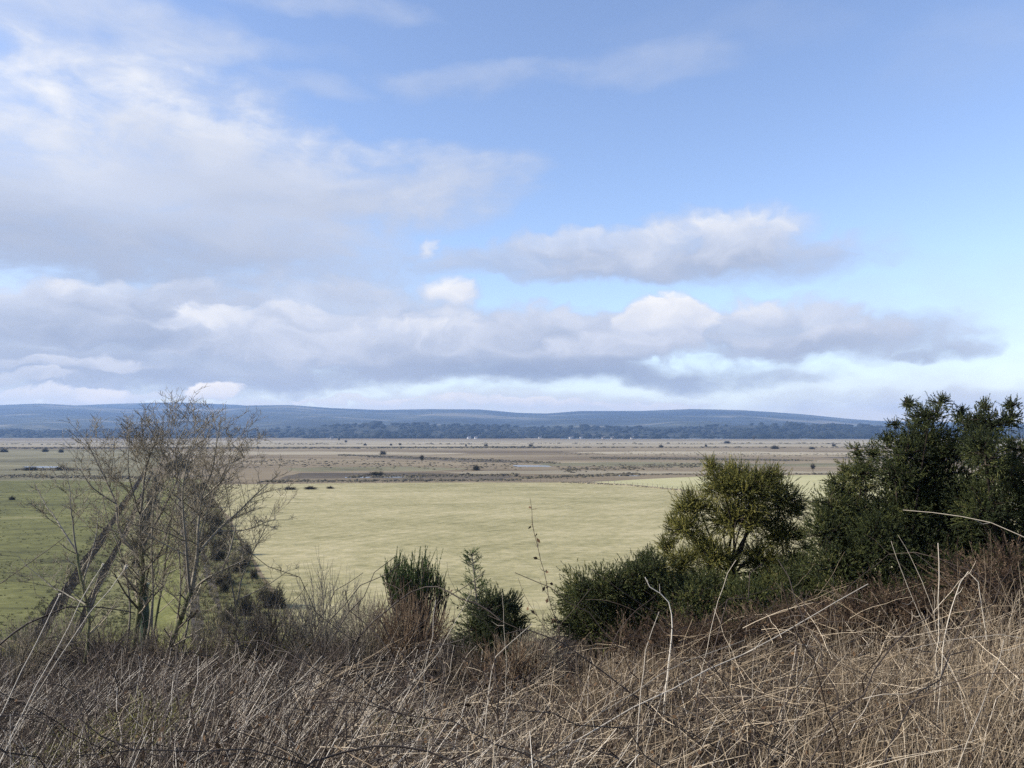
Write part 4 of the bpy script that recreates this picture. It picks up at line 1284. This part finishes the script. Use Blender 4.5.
# b2) long pale stems standing clear of the rest
mb = MB()
n = 4200
xv, yv, zv, pv = sample(n, 3.0, 15)
right = sstep(380, 640, pv)
az = np.where(rng.uniform(size=n) < .78 - .25 * right, rng.normal(0.0, .42, n), rng.uniform(0, 6.28, n))
lean = np.clip(rng.normal(.8, .32, n) + right * rng.normal(.15, .5, n), -.6, 1.62)
L = rng.uniform(.35, 1.0, n) * (1 - .3 * sstep(7, 12, yv) * right)
k = rng.uniform(size=n) < right * .8
cv_ = rng.normal(.05, .14, n)
r_ = rng.uniform(.0014, .0035, n) * (.75 + yv / 14)
tint = np.clip(rng.beta(2.4, 1.2, n), 0, 1)
for kk, mi_ in ((k, 0), (~k, 1)):
    stems(mb, xv[kk], yv[kk], zv[kk], L[kk], az[kk], lean[kk], cv_[kk], r_[kk], tint[kk], 6, 4, mi_)
tag(mb.build("tall_grass", [M_straw, M_pale]), "long pale dead stems leaning right above the thatch", None, None, "stuff")

# b2b) stalks lying flat or broken over
mb = MB()
n = 1100
xv, yv, zv, pv = sample(n, 3.4, 12, 300, 1100)
stems(mb, xv, yv, zv + rng.uniform(.15, .75, n) * hfac(pv, yv), rng.uniform(.3, .9, n), np.where(rng.uniform(size=n) < .6, rng.normal(0, .5, n), rng.uniform(0, 6.28, n)), rng.normal(1.3, .22, n), rng.normal(.1, .2, n), rng.uniform(.0012, .0027, n) * (.75 + yv / 14), np.clip(rng.beta(2.4, 1.4, n), 0, 1), 6, 4)
tag(mb.build("fallen_stalks", M_straw), "pale stalks fallen flat across the middle and right of the bank", None, None, "stuff")

# b3) broken bits of straw caught in the tangle, lying any way
mb = MB()
n = 9000
xv, yv, zv, pv = sample(n, 2.8, 16)
k = rng.uniform(size=n) < (.2 + .9 * clump(xv, yv, 1.4, 1.0) ** 1.5) * (.35 + .65 * sstep(250, 520, pv))
xv, yv, zv, pv = xv[k], yv[k], zv[k], pv[k]
n = len(xv)
up_ = rng.uniform(.05, .6, n) * hfac(pv, yv)
stems(mb, xv, yv, zv + up_, rng.uniform(.08, .38, n), np.where(rng.uniform(size=n) < .5, rng.normal(0, .6, n), rng.uniform(0, 6.28, n)), rng.normal(1.25, .45, n), rng.normal(0, .5, n), rng.uniform(.0012, .0026, n) * (.75 + yv / 14), np.clip(rng.beta(2.2, 1.7, n), 0, 1), 4)
tag(mb.build("broken_straw", M_straw), "broken pale straw caught in the tangle of the bank", None, None, "stuff")

# c) bent dead blades
mb = MB()
n = 6500
xv, yv, zv, pv = sample(n, 2.6, 13, 260, 1090)
k = rng.uniform(size=n) < .2 + .9 * clump(xv, yv, 1.2, 2.0) ** 2
xv, yv, zv, pv = xv[k], yv[k], zv[k], pv[k]
n = len(xv)
L = rng.uniform(.25, .75, n) * hfac(pv, yv) * (1 - .4 * sstep(7, 12, yv))
stems(mb, xv, yv, zv, L, rng.uniform(0, 6.28, n), rng.uniform(0, .6, n), rng.uniform(.6, 2.2, n), rng.uniform(.0011, .0024, n) * (.75 + yv / 14), rng.beta(1.3, 2.2, n), 7)
tag(mb.build("dead_grass", M_straw), "tangled bent blades of dead grass in the middle and right foreground", None, None, "stuff")

# d) brown bramble and willowherb stems
mb = MB()
n = 10000
xv, yv, zv, pv = sample(n, 3.0, 24)
k = rng.uniform(size=n) < .2 + 1.0 * clump(xv, yv, .8, 4.0) ** 2
xv, yv, zv, pv = xv[k], yv[k], zv[k], pv[k]
n = len(xv)
L = rng.uniform(.35, 1.0, n) * hfac(pv, yv) * (1 - .3 * sstep(7, 12, yv) * sstep(330, 640, pv))
stems(mb, xv, yv, zv, L, rng.normal(.2, 1.2, n), np.abs(rng.normal(.5, .35, n)), rng.normal(.2, .5, n), rng.uniform(.0016, .0036, n) * (.75 + yv / 16), rng.uniform(0, 1, n) ** 1.4, 6)
tag(mb.build("bramble_undergrowth", M_brown), "brown dead bramble and weed stems through the grass", None, None, "stuff")

# d2) arching bramble canes with a few withered leaves
mb = MB()
n = 800
xv, yv, zv, pv = sample(n, 3.0, 16)
L = rng.uniform(.6, 1.5, n)
Pb = stems(mb, xv, yv, zv, L, rng.uniform(0, 6.28, n), np.abs(rng.normal(.25, .25, n)), rng.uniform(.7, 2.0, n), rng.uniform(.0018, .0036, n) * (.75 + yv / 14), rng.uniform(0, 1, n), 10, 4)
nl = 3400
ii = rng.integers(0, n, nl)
jj = rng.integers(3, 10, nl)
c = Pb[ii, jj] + rng.normal(size=(nl, 3)) * .015
d1, d2 = rand_dir(nl) * rng.uniform(.012, .032, (nl, 1)), rand_dir(nl) * .014
mb.add(np.stack([c, c + d1 * .6 + d2, c + d1 * 1.3, c + d1 * .6 - d2], 1).reshape(-1, 3), np.arange(4 * nl).reshape(-1, 4), np.repeat(rng.uniform(0, 1, nl), 4), 1)
n = 230
xv, yv, zv, pv = sample(n, 3.2, 15, -40, 1060)
L = rng.uniform(.9, 2.1, n)
stems(mb, xv, yv, zv, L, np.where(rng.uniform(size=n) < .5, rng.normal(0, .9, n), rng.normal(3.14, .9, n)), np.abs(rng.normal(.35, .25, n)), rng.uniform(.6, 1.9, n), rng.uniform(.003, .0058, n) * (.8 + yv / 18), rng.uniform(0, .7, n), 12, 5)
# branched dead weed stems
n = 330
xv, yv, zv, pv = sample(n, 3.4, 18, -40, 620)
Pw = stems(mb, xv, yv, zv, rng.uniform(.5, 1.1, n), rng.uniform(0, 6.28, n), np.abs(rng.normal(.3, .25, n)), rng.normal(.2, .3, n), rng.uniform(.002, .0036, n) * (.8 + yv / 16), rng.uniform(.2, 1, n), 7, 4)
ii, jj = rng.integers(0, n, n * 7), rng.integers(2, 7, n * 7)
b0_ = Pw[ii, jj]
dd_ = unit(rng.normal(size=(n * 7, 3)) * .7 + [0, 0, .6]) * rng.uniform(.08, .3, (n * 7, 1))
mb.tubes(np.stack([b0_, b0_ + dd_ * .5 + rng.normal(size=b0_.shape) * .012, b0_ + dd_], 1), np.array([[.0022, .0018, .0012]]) * 1.2, 3, rng.uniform(.2, 1, n * 7))
tag(mb.build("bramble_tangle", [M_dark, M_leaf]), "dark arching bramble canes with withered leaves through the grass", None, None, "stuff")

# e) tall warm grass on the right
mb = MB()
n = 1900
xv, yv, zv, pv = sample(n, 3.6, 8.5, 800, 1120)
L = rng.uniform(.45, 1.0, n) + .75 * sstep(850, 1000, pv) * rng.uniform(0, 1, n) ** 1.5
stems(mb, xv, yv, zv, L, rng.normal(.1, 1.0, n), np.abs(rng.normal(.35, .35, n)), rng.normal(.25, .4, n), rng.uniform(.0014, .0028, n) * (.75 + yv / 14), np.clip(rng.beta(1.6, 2, n) + .05, 0, 1), 7)
tag(mb.build("upright_grass", M_straw), "tall warm straw grass standing at the right of the bank", None, None, "stuff")

# taller straw around the feet of the gorse
mb = MB()
n = 1500
yv = rng.uniform(8.5, 12, n)
pv = np.concatenate([rng.normal(610, 45, n // 2), rng.uniform(640, 900, n - n // 2)])
xv = (pv - 512) / F * yv
stems(mb, xv, yv, terrain(xv, yv), rng.uniform(.35, .85, n), rng.normal(.1, 1.1, n), np.abs(rng.normal(.4, .35, n)), rng.normal(.2, .5, n), rng.uniform(.002, .004, n), np.clip(rng.beta(1.7, 1.8, n), 0, 1), 6)
tag(mb.build("straw_clumps", M_straw), "taller straw clumps around the feet of the gorse bushes", None, None, "stuff")

# f) mossy green tussocks seen through the brush
mb = MB()
for (px_, Yt, n, wd) in ((275, 20, 900, 1.1), (120, 8, 500, .6), (235, 24, 900, 1.4), (60, 24, 800, 2.0), (180, 24, 700, 1.5), (400, 9, 300, .5)):
    x0 = (px_ - 512) / F * Yt
    xv = x0 + rng.normal(size=n) * wd * .5
    yv = Yt + rng.normal(size=n) * wd * .6
    stems(mb, xv, yv, terrain(xv, yv), rng.uniform(.2, .5, n), rng.uniform(0, 6.28, n), rng.uniform(0, .5, n), rng.uniform(.3, 1.4, n), np.full(n, .004), rng.uniform(0, 1, n), 4)
tag(mb.build("green_tussocks", M_moss), "yellow green grass tufts showing through the brush", None, None, "stuff")

# ------------------------------------------------------------------ haze
HB = MB()
HB.box((0, 0, (-3 + 318) / 2), (19000, 19000, 321))
hz = HB.build("haze", [])
m = bpy.data.materials.new("haze_air")
m.use_nodes = True
nt = m.node_tree
nt.nodes.clear()
out = nt.nodes.new("ShaderNodeOutputMaterial")
pv_ = nt.nodes.new("ShaderNodeVolumePrincipled")
pv_.inputs["Color"].default_value = (0.35, 0.57, 1.0, 1)
pv_.inputs["Density"].default_value = 0.00009
pv_.inputs["Anisotropy"].default_value = 0.1
nt.links.new(pv_.outputs[0], out.inputs["Volume"])
hz.data.materials.append(m)
tag(hz, "thin blue haze over the plain", None, None, "stuff")

# ------------------------------------------------------------------ light
SUN_EL, SUN_AZ = 30.0, -98.0      # azimuth from +Y (the view), negative = left
sun_d = bpy.data.lights.new("sun", "SUN")
sun_d.energy = 4.7
sun_d.angle = R(0.5)
sun_d.color = (1.0, 0.93, 0.82)
sun = bpy.data.objects.new("sun", sun_d)
dv = Vector((math.sin(R(SUN_AZ)) * math.cos(R(SUN_EL)), math.cos(R(SUN_AZ)) * math.cos(R(SUN_EL)), math.sin(R(SUN_EL))))
sun.rotation_euler = dv.to_track_quat("Z", "Y").to_euler()
sun.location = (-60, 0, 60)
col.objects.link(sun)

# ------------------------------------------------------------------ sky with clouds
w = bpy.data.worlds.new("World")
sc.world = w
w.use_nodes = True
nt = w.node_tree
L_ = nt.links
bg = nt.nodes["Background"]
bg.inputs["Strength"].default_value = 0.10
sky = nt.nodes.new("ShaderNodeTexSky")
sky.sky_type = "NISHITA"
sky.sun_disc = False
sky.sun_elevation = R(SUN_EL)
sky.sun_rotation = R(SUN_AZ)
sky.air_density = 1.0
sky.dust_density = 0.6
sky.ozone_density = 1.6
tc = nt.nodes.new("ShaderNodeTexCoord")
sx = nt.nodes.new("ShaderNodeSeparateXYZ")
L_.new(tc.outputs["Generated"], sx.inputs[0])
az_ = math_node(nt, "ARCTAN2", sx.outputs[0], sx.outputs[1])
el_ = math_node(nt, "ARCSINE", sx.outputs[2])
cv = nt.nodes.new("ShaderNodeCombineXYZ")
L_.new(az_, cv.inputs[0])
L_.new(el_, cv.inputs[1])


def vmath(op, a, b=None, c=None):
    n = nt.nodes.new("ShaderNodeVectorMath")
    n.operation = op
    for i, v in enumerate((a, b, c)):
        if v is None:
            continue
        if isinstance(v, (tuple, list)):
            n.inputs[i].default_value = v
        else:
            L_.new(v, n.inputs[i])
    return n


def blobs(vec, items):
    acc = None
    for (px_, py_, rx, ry, wgt) in items:
        x_, y_, z_ = ray(px_, py_)
        a0 = math.atan2(x_, y_)
        e0 = math.atan2(z_, math.hypot(x_, y_))
        k = F
        ix, iy = k / rx, k / ry
        v = vmath("MULTIPLY_ADD", vec, (ix, iy, 0), (-a0 * ix, -e0 * iy, 0)).outputs[0]
        d = vmath("DOT_PRODUCT", v, v).outputs["Value"]
        gq = math_node(nt, "POWER", 0.3679, d)
        acc = math_node(nt, "MULTIPLY", gq, wgt) if acc is None else math_node(nt, "MULTIPLY_ADD", gq, wgt, acc)
    return acc


def cnoise(vec, sxy, detail, rough, off=(0, 0, 0), dist=0.0):
    v = vmath("MULTIPLY_ADD", vec, (sxy[0], sxy[1], 0), off).outputs[0]
    n = nt.nodes.new("ShaderNodeTexNoise")
    n.inputs["Scale"].default_value = 1.0
    n.inputs["Detail"].default_value = detail
    n.inputs["Roughness"].default_value = rough
    n.inputs["Distortion"].default_value = dist
    L_.new(v, n.inputs["Vector"])
    return n


# warp the directions so that the cloud edges billow
def warp(vec, sxy, amt, off, det=4, rough=.52):
    n_ = cnoise(vec, sxy, det, rough, off)
    v_ = vmath("MULTIPLY_ADD", n_.outputs["Color"], (amt[0], amt[1], 0), (-amt[0] / 2, -amt[1] / 2, 0)).outputs[0]
    return vmath("ADD", vec, v_).outputs[0]


wsoft = warp(cv.outputs[0], (5, 11), (.22, .09), (3.1, 1.7, 0))
wpuff = warp(warp(cv.outputs[0], (9, 14), (.10, .050), (1.2, 6.6, 0), 3), (26, 40), (.040, .026), (8.3, 2.4, 0), 4, .55)
nbig = cnoise(wsoft, (6, 14), 5, .52, (0, 0, 0)).outputs[0]
npuf = cnoise(wpuff, (20, 34), 4, .5, (4, 9, 0)).outputs[0]
nhi = cnoise(cv.outputs[0], (16, 30), 6, .6, (2.2, 5, 0), .4).outputs[0]
nfray = math_node(nt, "SUBTRACT", nhi, .5)
# one line per cloud: x, y, half width, half height, softness, opacity, light at the top, light at the bottom, kind
CLOUDS = [
    # thin high veils
    (60, 12, 210, 34, 1.6, .62, .66, .55, 0), (330, 4, 130, 16, 1.5, .5, .7, .6, 0), (470, 78, 120, 20, 1.4, .48, .72, .6, 0), (650, 72, 110, 20, 1.6, .40, .72, .62, 0), 
    (985, 45, 110, 45, 2.0, .30, .7, .6, 0), (720, 40, 150, 30, 2.0, .20, .7, .6, 0), (300, 82, 90, 16, 1.5, .40, .72, .6, 0), (110, 80, 150, 34, 1.6, .8, .98, .78, 0), (60, 36, 180, 44, 1.8, .65, .9, .75, 0), (200, 100, 120, 30, 1.6, .65, .95, .75, 0), (230, 40, 140, 14, 1.6, .3, .7, .6, 0), (930, 330, 170, 70, 1.6, .5, .62, .55, 0), (860, 385, 220, 20, 1.5, .5, .66, .6, 0), (340, 245, 110, 40, 1.6, .4, .6, .5, 0),
    # upper left bank: creamy top sliding into grey
    (60, 190, 400, 118, 1.0, .95, 1.02, .18, 0), (300, 172, 220, 52, 1.1, .9, .88, .40, 0), (450, 188, 120, 50, 1.4, .80, .72, .50, 0), (80, 245, 260, 50, 1.2, .8, .48, .26, 0), (240, 240, 80, 28, 1.4, .6, .48, .32, 0),
    # right hand bank
    (560, 262, 190, 22, .9, .75, .55, .30, 1), (590, 245, 90, 18, .7, .8, .86, .40, 1), (760, 262, 150, 32, 1.2, .85, .50, .24, 1), (725, 240, 100, 38, .9, .95, .92, .30, 1), (640, 266, 130, 22, .8, .8, .66, .30, 1), 
    # low cumulus rows over the horizon
    (130, 350, 330, 62, .8, .95, .44, .20, 1), (60, 312, 150, 26, .7, .9, .74, .26, 1), (150, 300, 110, 18, .6, .85, .80, .36, 1), (330, 310, 150, 34, .8, .85, .70, .36, 1), (480, 345, 280, 46, .8, .95, .55, .26, 1),
    (225, 335, 80, 24, .5, .95, .86, .42, 1), (330, 345, 130, 30, .6, .95, .74, .40, 1), (450, 342, 120, 30, .6, .9, .72, .36, 1), (452, 293, 40, 16, 1.0, 1.0, 1.0, .66, 1), (431, 245, 13, 9, 1.2, .95, 1.0, .7, 1), (480, 335, 60, 14, .7, .8, .82, .5, 1),
    (880, 338, 110, 26, 1.2, .9, .50, .22, 1), (770, 330, 110, 36, .7, .92, .66, .26, 1), (560, 330, 90, 30, .7, .9, .66, .34, 1), (662, 322, 52, 34, .45, 1.0, 1.0, .46, 1), (620, 348, 110, 22, .7, .9, .70, .34, 1), (760, 312, 50, 14, .8, .7, .84, .5, 1), (830, 338, 90, 18, .7, .8, .66, .3, 1),
    (955, 352, 44, 11, 1.1, .8, .34, .18, 1), (912, 356, 26, 7, 1.1, .7, .3, .15, 1),
    # dark flat strips low down
    (570, 374, 280, 18, 1.0, .92, .16, .0, 0), (240, 372, 260, 11, 1.0, .75, .26, .16, 0), (790, 377, 70, 11, 1.3, .6, .26, .14, 1), (60, 356, 120, 12, 1.0, .6, .24, .2, 0),
    (70, 362, 90, 9, .7, .8, .72, .5, 1), (20, 378, 60, 8, .7, .7, .7, .5, 1), (130, 270, 300, 24, 1.5, .62, .50, .34, 0), (120, 336, 80, 12, .8, .7, .3, .16, 1), (300, 318, 50, 16, .6, .8, .84, .46, 1), (420, 338, 46, 18, .6, .8, .84, .44, 1), 
    # far strip of bright cloud touching the hills
    (512, 412, 1100, 17, .9, .75, .62, .55, 0), (900, 392, 260, 13, 1.2, .7, .42, .34, 0), (208, 394, 30, 10, .5, 1.0, .98, .7, 1), (95, 397, 90, 8, .7, .85, .84, .6, 1), (350, 402, 80, 6, .8, .8, .84, .7, 1), (500, 403, 110, 6, .8, .8, .86, .7, 1), (640, 404, 90, 6, .8, .7, .82, .7, 1)]
A_, S_ = None, None
for (px_, py_, rx, ry, soft, opac, top, botm, kind) in CLOUDS:
    x_, y_, z_ = ray(px_, py_)
    a0, e0 = math.atan2(x_, y_), math.atan2(z_, math.hypot(x_, y_))
    ix, iy = F / rx, F / ry
    vec = wpuff if kind else wsoft
    q_ = vmath("MULTIPLY_ADD", vec, (ix, iy, 0), (-a0 * ix, -e0 * iy, 0)).outputs[0]
    d_ = vmath("DOT_PRODUCT", q_, q_).outputs["Value"]
    up_ = vmath("DOT_PRODUCT", q_, (0, 1, 0)).outputs["Value"]
    nz_ = npuf if kind else nbig
    e_ = math_node(nt, "MULTIPLY_ADD", nfray, .5 if kind else .8, math_node(nt, "SUBTRACT", math_node(nt, "MULTIPLY_ADD", nz_, 1.1 if kind else 1.5, 1 - (.55 if kind else .75)), d_))
    m_ = nt.nodes.new("ShaderNodeMapRange")
    m_.interpolation_type = "SMOOTHSTEP"
    m_.inputs[1].default_value = 0
    m_.inputs[2].default_value = soft
    m_.inputs[4].default_value = opac
    L_.new(e_, m_.inputs[0])
    a_ = m_.outputs[0]
    # lit above, grey below
    h_ = math_node(nt, "MULTIPLY_ADD", up_, (top - botm) * .74, (top + botm) / 2)
    h_ = math_node(nt, "MULTIPLY_ADD", math_node(nt, "SUBTRACT", nz_, .5), .55 if kind else .5, h_)
    h_ = math_node(nt, "MINIMUM", math_node(nt, "MAXIMUM", h_, min(top, botm) - .08), max(top, botm) + .05)
    if A_ is None:
        A_, S_ = a_, h_
    else:
        S_ = math_node(nt, "MULTIPLY_ADD", math_node(nt, "SUBTRACT", h_, S_), a_, S_)
        A_ = math_node(nt, "MULTIPLY_ADD", math_node(nt, "SUBTRACT", 1.0, A_), a_, A_)
# outside the photographed part the sky keeps broken cloud of the same kind
outside = math_node(nt, "MULTIPLY_ADD", math_node(nt, "ABSOLUTE", az_), 1.6, -1.15, clamp=True)
high = math_node(nt, "MULTIPLY_ADD", el_, 2.2, -1.25, clamp=True)
extra = math_node(nt, "MULTIPLY", math_node(nt, "MAXIMUM", outside, high), math_node(nt, "MULTIPLY_ADD", nbig, 4.0, -1.75, clamp=True))
alpha = math_node(nt, "MAXIMUM", A_, extra)
sh = math_node(nt, "MULTIPLY_ADD", math_node(nt, "SUBTRACT", nhi, .5), .10, S_, clamp=True)
cr = ramp_node(nt, [(2.3, 2.85, 4.2, 0.0), (3.9, 4.45, 5.75, .36), (5.75, 6.2, 7.3, .66), (8.5, 8.5, 8.6, 1.0)])
L_.new(sh, cr.inputs[0])
CLOUD_GAIN = .715
mul = vmath("SCALE", cr.outputs[0])
low = math_node(nt, "POWER", .3679, math_node(nt, "MULTIPLY", math_node(nt, "MAXIMUM", el_, 0.0), 17.0))
L_.new(math_node(nt, "MULTIPLY_ADD", low, CLOUD_GAIN * .25, CLOUD_GAIN), mul.inputs["Scale"])
lowc = vmath("SCALE", (.42, .12, -.30))
L_.new(low, lowc.inputs["Scale"])
warm = vmath("ADD", lowc.outputs[0], (1, 1, 1)).outputs[0]
SKY_GAIN = (1.44, 1.37, 1.48)
smul = vmath("MULTIPLY", sky.outputs[0], SKY_GAIN).outputs[0]
mix = nt.nodes.new("ShaderNodeMix")
mix.data_type = "RGBA"
L_.new(alpha, mix.inputs["Factor"])
L_.new(smul, mix.inputs[6])
L_.new(vmath("MULTIPLY", mul.outputs[0], warm).outputs[0], mix.inputs[7])
L_.new(mix.outputs[2], bg.inputs["Color"])
w.cycles.sampling_method = "MANUAL"
w.cycles.sample_map_resolution = 512

# ------------------------------------------------------------------ render settings
sc.view_settings.view_transform = "Standard"
sc.view_settings.look = "None"
sc.view_settings.exposure = 0.68
sc.view_settings.gamma = 1.0
sc.render.engine = "CYCLES"
sc.cycles.max_bounces = 5
sc.cycles.diffuse_bounces = 3
sc.cycles.glossy_bounces = 2
sc.cycles.transmission_bounces = 3
sc.cycles.volume_bounces = 1
sc.cycles.transparent_max_bounces = 6
sc.cycles.caustics_reflective = False
sc.cycles.caustics_refractive = False
sc.cycles.use_denoising = False
